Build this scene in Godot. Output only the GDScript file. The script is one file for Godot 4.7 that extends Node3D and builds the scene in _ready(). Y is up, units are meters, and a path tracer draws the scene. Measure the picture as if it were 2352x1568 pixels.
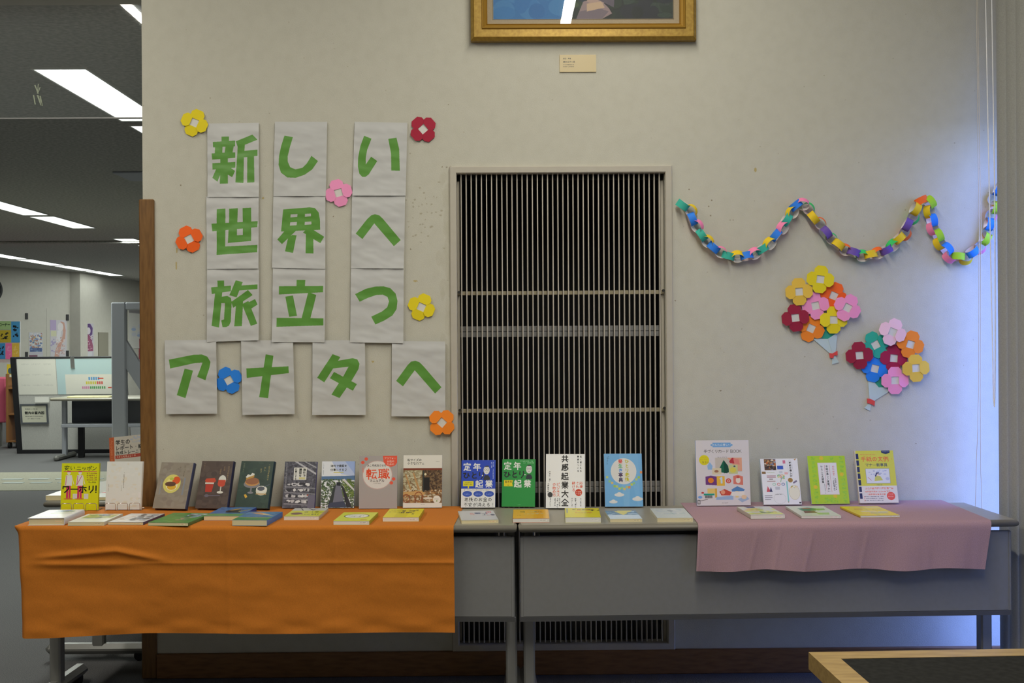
extends Node3D
# A library display: two folding tables with books before a plaster wall, a vent grille, paper letters and paper flowers.
# x to the right, y up, z towards the viewer; the face of the plaster wall is the plane z = 0, the floor y = 0.

const F := 2600.0                      # focal length in pixels of the 2352 x 1568 frame
const EYE := Vector3(0, 1.36, 4.626)
const TABLE_Y := 0.70
var eye_basis := Basis.from_euler(Vector3(0, deg_to_rad(-0.57), deg_to_rad(-0.37)))
var rng := RandomNumberGenerator.new()
var M := {}
var used_names := {}

func _ready():
	rng.seed = 7
	# ---- camera
	var cam := Camera3D.new(); cam.name = "camera"
	cam.fov = rad_to_deg(2.0 * atan(784.0 / F)); cam.near = 0.05; cam.far = 200.0
	cam.transform = Transform3D(eye_basis, EYE)
	add_child(cam); cam.current = true
	# ---- sky seen through the window behind the blinds
	var sm := ProceduralSkyMaterial.new()
	sm.sky_top_color = Color(0.44, 0.57, 1.0); sm.sky_horizon_color = Color(0.63, 0.745, 1.0)
	sm.ground_bottom_color = Color(0.26, 0.33, 0.48); sm.ground_horizon_color = Color(0.40, 0.50, 0.70)
	sm.sky_energy_multiplier = SKY_E; sm.ground_energy_multiplier = SKY_E
	var sky := Sky.new(); sky.sky_material = sm
	var env := Environment.new()
	env.background_mode = Environment.BG_SKY; env.sky = sky
	env.tonemap_mode = Environment.TONE_MAPPER_LINEAR; env.tonemap_exposure = 1.04
	env.sdfgi_enabled = true; env.ssao_enabled = true; env.ssil_enabled = true
	var we := WorldEnvironment.new(); we.name = "surroundings"; we.environment = env; add_child(we)
	make_materials()
	# ---- lamps of the room in front of the wall (single tubes under the high ceiling) and of the room behind
	for spec in ROOM_LAMPS:
		tube_lamp(spec[0], spec[1], spec[2], spec[3], spec[4])
	rear_lamps()
	# ---- structure, then the objects
	shell()
	grille()
	blinds()
	rear_room()
	tables()
	cloths()
	painting()
	letters()
	flowers()
	paper_chain()
	books_standing()
	books_lying()
	foreground_table()

const SKY_E := 2.45
const TUBE_E := 3.8
const ROOM_LAMPS := [
	[0.45, 1.72, 3.13, 0.8, "single tube ceiling lamp that reflects as a white stripe in the painting's glass"],
	[0.45, 0.6, 1.66, 0.36, "short single tube ceiling lamp above the vent grille, nearest the wall"],
	[0.45, 3.4, 4.8, 1.25, "single tube ceiling lamp above the camera, third from the wall in its row"],
	[-2.35, 0.5, 1.72, 0.5, "single tube ceiling lamp of the left row, nearest the wall"],
	[-2.35, 1.80, 3.15, 0.6, "single tube ceiling lamp of the left row, second from the wall"],
	[-2.35, 3.4, 4.8, 0.65, "single tube ceiling lamp of the left row, third from the wall"],
]

# ------------------------------------------------------------------ pixels to places
func ray(px: float, py: float) -> Vector3:
	return eye_basis * Vector3((px - 1176.0) / F, -(py - 784.0) / F, -1.0)
func W(px: float, py: float, z := 0.0) -> Vector3:           # the point of the plane z = const seen there
	var d := ray(px, py)
	return EYE + d * ((z - EYE.z) / d.z)
func H(px: float, py: float, y := TABLE_Y) -> Vector3:       # the point of the level plane y = const seen there
	var d := ray(px, py)
	return EYE + d * ((y - EYE.y) / d.y)

# ------------------------------------------------------------------ naming
func numbered(called: String) -> String:
	var n: int = used_names.get(called, 0)
	used_names[called] = n + 1
	return called if n == 0 else "%s_%03d" % [called, n]
func tag(o: Node, label: String, category: String, group := "") -> void:
	o.set_meta("label", label); o.set_meta("category", category)
	if group != "": o.set_meta("group", group)
func thing(called: String, label: String, category: String, at := Transform3D(), group := "") -> Node3D:
	var o := Node3D.new(); o.name = numbered(called); o.transform = at
	tag(o, label, category, group); add_child(o)
	return o
func put(called: String, mesh: Mesh, mat, parent: Node, at := Transform3D()) -> MeshInstance3D:
	var o := MeshInstance3D.new(); o.mesh = mesh; o.transform = at
	if mat is Array:
		for k in mat.size(): o.set_surface_override_material(k, mat[k])
	elif mat != null: o.material_override = mat
	o.name = numbered(called) if parent == self else called
	parent.add_child(o, true)
	return o
func lone(called: String, mesh: Mesh, mat, label: String, category: String, group := "") -> MeshInstance3D:
	var o := put(called, mesh, mat, self)
	tag(o, label, category, group)
	return o
func structure(called: String, mesh: Mesh, mat) -> MeshInstance3D:
	var o := put(called, mesh, mat, self)
	o.set_meta("kind", "structure")
	return o

# ------------------------------------------------------------------ shapes
func begin() -> SurfaceTool:
	var st := SurfaceTool.new(); st.begin(Mesh.PRIMITIVE_TRIANGLES); st.set_smooth_group(-1)
	return st
func done(st: SurfaceTool, onto = null) -> ArrayMesh:
	st.generate_normals()
	return st.commit(onto) if onto != null else st.commit()
func face(st: SurfaceTool, pts: Array, outward: Vector3, uvs := []) -> void:    # a convex polygon turned to face «outward»
	var order := range(pts.size())
	if Plane(pts[0], pts[1], pts[2]).normal.dot(outward) < 0.0: order.reverse()
	for k in range(1, pts.size() - 1):
		for i in [order[0], order[k], order[k + 1]]:
			if uvs.size(): st.set_uv(uvs[i])
			st.add_vertex(pts[i])
func box(st: SurfaceTool, lo: Vector3, hi: Vector3, bev := 0.0, at := Transform3D(), skip := "") -> void:    # a box with chamfered edges
	var c := (lo + hi) * 0.5; var s := (hi - lo) * 0.5
	bev = min(bev, min(s.x, min(s.y, s.z)) * 0.9)
	var sides := [Vector3.RIGHT, Vector3.LEFT, Vector3.UP, Vector3.DOWN, Vector3.BACK, Vector3.FORWARD]
	var names := ["x", "X", "y", "Y", "z", "Z"]
	var P = func(n: Vector3, sx: float, sy: float, sz: float) -> Vector3:
		var q := Vector3(sx * s.x, sy * s.y, sz * s.z)
		q -= Vector3(sx, sy, sz) * bev * (Vector3.ONE - n.abs())
		return at * (c + q)
	for k in 6:
		if skip.contains(names[k]): continue
		var n: Vector3 = sides[k]
		var a := Vector3(n.y, n.z, n.x).abs(); var b := Vector3(n.z, n.x, n.y).abs()
		var pts := []
		for e in [[-1, -1], [1, -1], [1, 1], [-1, 1]]:
			var q: Vector3 = n + a * e[0] + b * e[1]
			pts.append(P.call(n, q.x, q.y, q.z))
		face(st, pts, at.basis * n)
	if bev <= 0.0: return
	for i in 3:
		for sa in [-1, 1]:
			for sb in [-1, 1]:
				var n1 := Vector3.ZERO; var n2 := Vector3.ZERO
				n1[(i + 1) % 3] = sa; n2[(i + 2) % 3] = sb
				var t := Vector3.ZERO; t[i] = 1
				var q1: Vector3 = n1 + n2 - t; var q2: Vector3 = n1 + n2 + t
				face(st, [P.call(n1, q1.x, q1.y, q1.z), P.call(n1, q2.x, q2.y, q2.z), P.call(n2, q2.x, q2.y, q2.z), P.call(n2, q1.x, q1.y, q1.z)], at.basis * (n1 + n2))
	for sx in [-1, 1]:
		for sy in [-1, 1]:
			for sz in [-1, 1]:
				face(st, [P.call(Vector3(sx, 0, 0), sx, sy, sz), P.call(Vector3(0, sy, 0), sx, sy, sz), P.call(Vector3(0, 0, sz), sx, sy, sz)], at.basis * Vector3(sx, sy, sz))
func box_mesh(lo: Vector3, hi: Vector3, bev := 0.0) -> ArrayMesh:
	var st := begin(); box(st, lo, hi, bev)
	return done(st)
func tube(st: SurfaceTool, path: Array, r: float, n := 8) -> void:
	st.set_smooth_group(1)
	var rings := []
	for k in path.size():
		var d: Vector3 = (path[min(k + 1, path.size() - 1)] - path[max(k - 1, 0)]).normalized()
		var u := d.cross(Vector3(0.31, 0.2, 0.93)).normalized(); var v := d.cross(u)
		var ring := []
		for i in n: ring.append(path[k] + (u * cos(TAU * i / n) + v * sin(TAU * i / n)) * r)
		rings.append(ring)
	for k in path.size() - 1:
		for i in n:
			var j := (i + 1) % n
			face(st, [rings[k][i], rings[k][j], rings[k + 1][j], rings[k + 1][i]], rings[k][i] + rings[k][j] - path[k] * 2.0)
	st.set_smooth_group(-1)
	face(st, rings[0], path[0] - path[1]); face(st, rings[-1], path[-1] - path[-2])
func tube_mesh(path: Array, r: float, n := 8) -> ArrayMesh:
	var st := begin(); tube(st, path, r, n)
	return done(st)
func prism(st: SurfaceTool, pts: Array, z0: float, z1: float, at := Transform3D()) -> void:   # a flat outline (Vector2) given thickness along z
	var flat := PackedVector2Array(pts)
	var tri := Geometry2D.triangulate_polygon(flat)
	for k in range(0, tri.size(), 3):
		var p := []
		for i in 3: p.append(flat[tri[k + i]])
		face(st, p.map(func(q): return at * Vector3(q.x, q.y, z1)), at.basis.z)
		face(st, p.map(func(q): return at * Vector3(q.x, q.y, z0)), -at.basis.z)
	var mid := Vector2.ZERO
	var ccw := 1.0 if not Geometry2D.is_polygon_clockwise(flat) else -1.0
	for i in flat.size():
		var a := flat[i]; var b := flat[(i + 1) % flat.size()]
		var out := Vector2(b.y - a.y, a.x - b.x) * ccw
		face(st, [at * Vector3(a.x, a.y, z0), at * Vector3(b.x, b.y, z0), at * Vector3(b.x, b.y, z1), at * Vector3(a.x, a.y, z1)], at.basis * Vector3(out.x, out.y, 0))
func prism_mesh(pts: Array, z0: float, z1: float, at := Transform3D()) -> ArrayMesh:
	var st := begin(); prism(st, pts, z0, z1, at)
	return done(st)
func grid_mesh(nu: int, nv: int, f: Callable, outward: Vector3) -> ArrayMesh:      # a smooth sheet; f(u, v) gives the point
	var st := SurfaceTool.new(); st.begin(Mesh.PRIMITIVE_TRIANGLES); st.set_smooth_group(0)
	for j in nv + 1:
		for i in nu + 1:
			st.set_uv(Vector2(float(i) / nu, float(j) / nv)); st.add_vertex(f.call(float(i) / nu, float(j) / nv))
	var flip: bool = Plane(f.call(0.45, 0.45), f.call(0.55, 0.45), f.call(0.55, 0.55)).normal.dot(outward) < 0.0
	for j in nv:
		for i in nu:
			var a := j * (nu + 1) + i
			for t in ([[a, a + nu + 2, a + 1], [a, a + nu + 1, a + nu + 2]] if flip else [[a, a + 1, a + nu + 2], [a, a + nu + 2, a + nu + 1]]):
				for q in t: st.add_index(q)
	st.generate_normals()
	return st.commit()

# ------------------------------------------------------------------ materials
func mat(c: Color, rough := 0.6, metal := 0.0) -> StandardMaterial3D:
	var m := StandardMaterial3D.new(); m.albedo_color = c; m.roughness = rough; m.metallic = metal
	return m
func rgb(r: int, g: int, b: int) -> Color: return Color8(r, g, b)
func noise(freq: float, size: int, octaves := 4, kind := FastNoiseLite.TYPE_SIMPLEX_SMOOTH, ramp = null, contrast := true) -> NoiseTexture2D:
	var n := FastNoiseLite.new(); n.noise_type = kind; n.frequency = freq; n.fractal_octaves = octaves; n.seed = 11
	var t := NoiseTexture2D.new(); t.width = size; t.height = size; t.seamless = true; t.normalize = contrast; t.noise = n
	if ramp != null: t.color_ramp = ramp
	return t
func ramp(a: Color, b: Color, c = null) -> Gradient:
	var g := Gradient.new()
	g.set_color(0, a); g.set_color(1, b)
	if c != null: g.add_point(0.5, c)
	return g
func surfaced(c: Color, rough: float, tex: Texture2D, scale: float, bump = null, relief := 0.1) -> StandardMaterial3D:     # colour noise and relief laid on from three sides
	var m := mat(c, rough)
	m.albedo_texture = tex
	m.uv1_triplanar = true; m.uv1_world_triplanar = true; m.uv1_scale = Vector3.ONE * scale
	if bump != null:
		m.heightmap_enabled = true; m.heightmap_texture = bump; m.heightmap_scale = relief
	return m
func make_materials() -> void:
	var W1 := Color.WHITE
	var fine := noise(0.16, 512, 3)
	var coarse := noise(0.012, 512, 5, FastNoiseLite.TYPE_SIMPLEX_SMOOTH, ramp(Color(0.975, 0.974, 0.97), W1, Color(0.99, 0.99, 0.988)))
	var weave := noise(0.2, 256, 2, FastNoiseLite.TYPE_VALUE, ramp(Color(0.86, 0.86, 0.86), W1))
	M.plaster = surfaced(rgb(204, 201, 187), 0.85, coarse, 2.2, fine, 0.045)
	M.plaster.uv2_scale = Vector3.ONE
	M.plaster.detail_enabled = true; M.plaster.detail_uv_layer = BaseMaterial3D.DETAIL_UV_2
	M.plaster.detail_blend_mode = BaseMaterial3D.BLEND_MODE_MUL
	M.plaster.detail_albedo = wall_marks()
	M.wall = surfaced(rgb(206, 203, 194), 0.85, coarse, 1.2)
	M.ceiling = surfaced(rgb(204, 203, 198), 0.95, noise(0.05, 512, 5, FastNoiseLite.TYPE_SIMPLEX_SMOOTH, ramp(Color(0.75, 0.75, 0.75), W1)), 1.1)
	M.carpet = surfaced(rgb(128, 128, 128), 0.97, noise(0.16, 512, 4, FastNoiseLite.TYPE_SIMPLEX_SMOOTH, ramp(Color(0.6, 0.6, 0.62), W1)), 2.2, noise(0.3, 256, 2), 0.2)
	M.carpet_band = surfaced(rgb(166, 165, 148), 0.9, weave, 3.0)
	M.guide = mat(rgb(168, 178, 178), 0.7)
	var grain := wood_texture()
	M.wood = wood(rgb(134, 96, 50), grain, 0.45)
	M.wood.uv1_scale = Vector3(6.0, 0.8, 6.0)
	M.base_wood = wood(rgb(146, 102, 60), grain, 0.5)
	M.light_wood = wood(rgb(172, 144, 88), grain, 0.4)
	M.cart_wood = mat(rgb(150, 104, 60), 0.5)
	M.frame_paint = surfaced(rgb(193, 186, 172), 0.5, coarse, 3.0)
	M.bar_metal = mat(rgb(196, 188, 174), 0.45, 0.25)
	M.rail_beige = mat(rgb(168, 158, 132), 0.55, 0.1)
	M.rail_grey = mat(rgb(150, 150, 150), 0.4, 0.5)
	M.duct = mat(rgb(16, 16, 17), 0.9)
	M.screw = mat(rgb(60, 60, 58), 0.5, 0.6)
	M.slat = surfaced(rgb(172, 172, 166), 0.8, weave, 8.0)
	M.cord = mat(rgb(214, 205, 190), 0.8)
	M.white_cord = mat(rgb(248, 248, 250), 0.7)
	M.table_top = surfaced(rgb(150, 145, 130), 0.38, coarse, 4.0)
	M.table_edge = mat(rgb(124, 119, 107), 0.5)
	M.panel = surfaced(rgb(126, 126, 125), 0.5, coarse, 5.0)
	M.leg = mat(rgb(140, 140, 136), 0.4, 0.3)
	M.rubber = mat(rgb(28, 28, 30), 0.7)
	M.chrome = mat(rgb(215, 215, 218), 0.18, 0.9)
	M.laminate = surfaced(rgb(46, 46, 44), 0.9, noise(0.06, 256, 4, FastNoiseLite.TYPE_SIMPLEX_SMOOTH, ramp(Color(0.8, 0.8, 0.8), W1)), 3.0)
	M.laminate.metallic_specular = 0.15
	M.orange_cloth = surfaced(rgb(208, 122, 28), 0.9, weave, 14.0)
	M.pink_cloth = surfaced(rgb(184, 150, 155), 0.92, noise(0.09, 256, 4, FastNoiseLite.TYPE_SIMPLEX_SMOOTH, ramp(Color(0.88, 0.86, 0.87), W1)), 9.0)
	for k in ["orange_cloth", "pink_cloth"]:
		M[k].rim_enabled = true; M[k].rim = 0.08; M[k].rim_tint = 0.8
	M.gold = surfaced(rgb(176, 144, 62), 0.38, noise(0.03, 256, 4, FastNoiseLite.TYPE_SIMPLEX_SMOOTH, ramp(Color(0.82, 0.78, 0.7), W1)), 6.0)
	M.gold.metallic = 0.35
	M.dark_gold = mat(rgb(168, 128, 46), 0.4, 0.35)
	M.linen = surfaced(rgb(186, 170, 142), 0.9, weave, 20.0)
	M.glass = mat(Color(1, 1, 1, 0.02), 0.0); M.glass.transparency = BaseMaterial3D.TRANSPARENCY_ALPHA
	M.haze_glass = mat(Color(0.9, 0.95, 0.95, 0.03), 0.02); M.haze_glass.transparency = BaseMaterial3D.TRANSPARENCY_ALPHA
	M.acrylic = M.glass
	M.paper = mat(rgb(226, 224, 217), 0.5)
	M.pages = pages_material(rgb(243, 228, 182)); M.white_pages = pages_material(rgb(246, 243, 234))
	M.dark = mat(rgb(34, 34, 38), 0.6); M.navy = mat(rgb(70, 74, 84), 0.6)
	M.grey_steel = mat(rgb(186, 189, 198), 0.45, 0.2)
	M.grey_board = surfaced(rgb(218, 217, 212), 0.8, weave, 6.0)
	M.lamp_glow = mat(W1, 0.6); M.lamp_glow.emission_enabled = true; M.lamp_glow.emission = Color(0.97, 1.0, 0.98); M.lamp_glow.emission_energy_multiplier = 2.2
	M.lamp_case = mat(rgb(225, 225, 222), 0.5)
func pages_material(c: Color) -> StandardMaterial3D:
	var a := Art.new(8, 64, Color.WHITE)
	for y in 64: a.im.fill_rect(Rect2i(0, y, 8, 1), Color.WHITE * (0.9 + 0.1 * float((y * 37) % 16) / 15.0))
	var m := mat(c, 0.85); m.albedo_texture = a.texture()
	return m
func wood_texture() -> Texture2D:
	return noise(0.02, 512, 5, FastNoiseLite.TYPE_SIMPLEX_SMOOTH, ramp(Color(0.8, 0.77, 0.73), Color.WHITE, Color(0.92, 0.91, 0.89)))
func wood(c: Color, grain: Texture2D, rough: float) -> StandardMaterial3D:
	var m := surfaced(c, rough, grain, 1.0)
	m.uv1_scale = Vector3(0.9, 5.0, 5.0)
	return m
func wall_marks() -> Texture2D:        # tape residue, chips and grime of the plaster, over x -1.6 .. 2.3 and y 0 .. 2.86
	var a := Art.new(1560, 1144, Color.WHITE)
	var r := RandomNumberGenerator.new(); r.seed = 5
	var at = func(px, py):
		var p := W(px, py)
		return Vector2((p.x + 1.6) / 3.9 * 100.0, (2.86 - p.y) / 3.9 * 100.0)
	for k in 46:      # grime beside the grille
		var p: Vector2 = at.call(1026.0 + r.randfn(0, 7), r.randf_range(400, 1010))
		a.ellipse(p.x, p.y, r.randf_range(0.15, 0.5), r.randf_range(0.4, 1.4), Color(0.955, 0.95, 0.93), 0.4)
	for k in 40:
		var p: Vector2 = at.call(r.randfn(965, 35), r.randfn(490, 40))
		a.ellipse(p.x, p.y, r.randf_range(0.04, 0.14), r.randf_range(0.04, 0.12), Color(0.8, 0.77, 0.7), 0.6)
	for s in [[405, 610, 2, 9], [406, 575, 2, 6], [856, 830, 3, 2], [1735, 390, 3, 5], [954, 645, 5, 2], [385, 1090, 2, 2], [604, 455, 3, 2]]:
		var p: Vector2 = at.call(s[0], s[1])
		a.ellipse(p.x, p.y, s[2] * 0.045, s[3] * 0.045, Color(0.9, 0.8, 0.52), 0.8)
	for s in [[1583, 435], [1628, 474], [1635, 460], [1677, 505], [1684, 505], [1632, 495], [1655, 897], [1030, 240], [2104, 1018], [766, 497], [943, 572], [1930, 705], [2079, 482], [1016, 383], [1026, 384], [1035, 383], [415, 425], [1551, 690]]:
		var p: Vector2 = at.call(s[0], s[1])
		a.ellipse(p.x, p.y, 0.075, 0.055, Color(0.62, 0.56, 0.48), 0.8)
	for k in 260:
		var p := Vector2(r.randf_range(0, 100), r.randf_range(0, 73))
		a.ellipse(p.x, p.y, r.randf_range(0.03, 0.07), r.randf_range(0.03, 0.06), Color(0.83, 0.8, 0.75), 0.8)
	return a.texture()

# ------------------------------------------------------------------ flat print: a small drawing board (units: hundredths of its width, y down)
class Art:
	var im: Image
	var k: float
	var w: int
	var h: int
	var mask := []
	func _init(wide: int, high: int, c: Color):
		im = Image.create(wide, high, false, Image.FORMAT_RGB8); im.fill(c)
		w = wide; h = high; k = wide / 100.0
	func texture() -> ImageTexture: return ImageTexture.create_from_image(im)
	func tint(x0: int, x1: int, y: int, c: Color, a: float) -> void:
		if a >= 1.0: im.fill_rect(Rect2i(x0, y, x1 - x0, 1), c)
		else:
			for x in range(x0, x1): im.set_pixel(x, y, im.get_pixel(x, y).lerp(c, a))
	func poly(rings: Array, c: Color, a := 1.0) -> void:      # even-odd filling
		var lo := 1e9; var hi := -1e9
		for r in rings:
			for p in r: lo = min(lo, p.y); hi = max(hi, p.y)
		for y in range(max(0, int(lo * k)), min(h, int(hi * k) + 1)):
			var cut := []
			var yy := (y + 0.5) / k
			for r in rings:
				var n: int = r.size()
				for i in n:
					var p: Vector2 = r[i]; var q: Vector2 = r[(i + 1) % n]
					if (p.y <= yy) != (q.y <= yy): cut.append(p.x + (yy - p.y) / (q.y - p.y) * (q.x - p.x))
			cut.sort()
			for i in range(0, cut.size() - 1, 2):
				var x0: int = clampi(roundi(cut[i] * k), 0, w); var x1: int = clampi(roundi(cut[i + 1] * k), 0, w)
				if x1 > x0: tint(x0, x1, y, c, a)
	func rect(x: float, y: float, ww: float, hh: float, c: Color, a := 1.0) -> void:
		poly([[Vector2(x, y), Vector2(x + ww, y), Vector2(x + ww, y + hh), Vector2(x, y + hh)]], c, a)
	func ellipse(x: float, y: float, rx: float, ry: float, c: Color, a := 1.0) -> void:
		var r := []
		for i in 28: r.append(Vector2(x + rx * cos(TAU * i / 28), y + ry * sin(TAU * i / 28)))
		poly([r], c, a)
	func ring(x: float, y: float, rx: float, ry: float, t: float, c: Color) -> void:
		var r := []
		for i in 41: r.append(Vector2(x + rx * cos(TAU * i / 40), y + ry * sin(TAU * i / 40)))
		line(r, t, c)
	func line(pts: Array, t: float, c: Color) -> void:
		for i in pts.size() - 1:
			var p: Vector2 = pts[i]; var q: Vector2 = pts[i + 1]
			var d := (q - p).normalized() * t * 0.5; var n := Vector2(-d.y, d.x)
			poly([[p - d * 0.6 + n, q + d * 0.6 + n, q + d * 0.6 - n, p - d * 0.6 - n]], c)
	func shape(text: String, c: Color, dx := 0.0, dy := 0.0, s := 1.0) -> void:     # "x,y x,y x,y; x,y ..." outlines filled together
		for part in text.split(";"):
			var r := []
			for p in part.strip_edges().split(" ", false):
				var xy := p.split(",")
				r.append(Vector2(dx + float(xy[0]) * s, dy + float(xy[1]) * s))
			poly([r], c)
	func glyph(ch: String, x: float, y: float, size: float, c: Color, t: float, turn := false, wide := 1.0) -> void:
		if not GLYPHS.has(ch): return
		for stroke in GLYPHS[ch].split("/"):
			var smooth: bool = stroke.begins_with("~")
			var pts := []
			for tok in stroke.trim_prefix("~").split(" ", false):
				var p := Vector2(float(tok.substr(0, 2)), float(tok.substr(2, 2))) / 100.0
				if turn: p = Vector2(1.0 - p.y, p.x)
				pts.append(Vector2(x + p.x * size * wide, y + p.y * size))
			if smooth and pts.size() > 2:
				var fine := []
				for i in pts.size() - 1:
					var p0: Vector2 = pts[max(i - 1, 0)]; var p1: Vector2 = pts[i]; var p2: Vector2 = pts[i + 1]; var p3: Vector2 = pts[min(i + 2, pts.size() - 1)]
					for j in 5: fine.append(p1.cubic_interpolate(p2, p0, p3, j / 5.0))
				fine.append(pts[-1]); pts = fine
			line(pts, t * size, c)
	func text(s: String, x: float, y: float, size: float, c: Color, t := 0.1, step := 1.0, wide := 1.0) -> void:
		for i in s.length(): glyph(s[i], x + i * size * step * wide, y, size, c, t, false, wide)
	func column(s: String, x: float, y: float, size: float, c: Color, t := 0.1, step := 1.0) -> void:
		for i in s.length(): glyph(s[i], x, y + i * size * step, size, c, t, s[i] == "ー")
	func marks(x: float, y: float, n: int, size: float, c: Color, down := false, t := 0.16) -> void:      # print too small to read
		var r := RandomNumberGenerator.new(); r.seed = int(x * 31 + y * 17 + n)
		for i in n:
			var o := Vector2(x, y + i * size * 1.1) if down else Vector2(x + i * size * 1.1, y)
			for j in 3:
				if r.randf() < 0.55: line([o + Vector2(0.1, 0.15 + 0.3 * j) * size, o + Vector2(0.85, 0.15 + 0.3 * j) * size], t * size, c)
				if r.randf() < 0.5: line([o + Vector2(0.15 + 0.3 * j, 0.1) * size, o + Vector2(0.15 + 0.3 * j + r.randf_range(-0.1, 0.1), 0.9) * size], t * size, c)
	func blotches(x: float, y: float, ww: float, hh: float, cols: Array, n: int, size: float, sd := 1) -> void:    # a photograph's patches of colour
		var r := RandomNumberGenerator.new(); r.seed = sd
		for i in n:
			var rx := r.randf_range(0.3, 1.0) * size; var ry := r.randf_range(0.2, 0.7) * size
			var cx := clampf(x + r.randf() * ww, x + rx, max(x + rx, x + ww - rx)); var cy := clampf(y + r.randf() * hh, y + ry, max(y + ry, y + hh - ry))
			ellipse(cx, cy, rx, ry, cols[r.randi() % cols.size()])

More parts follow.
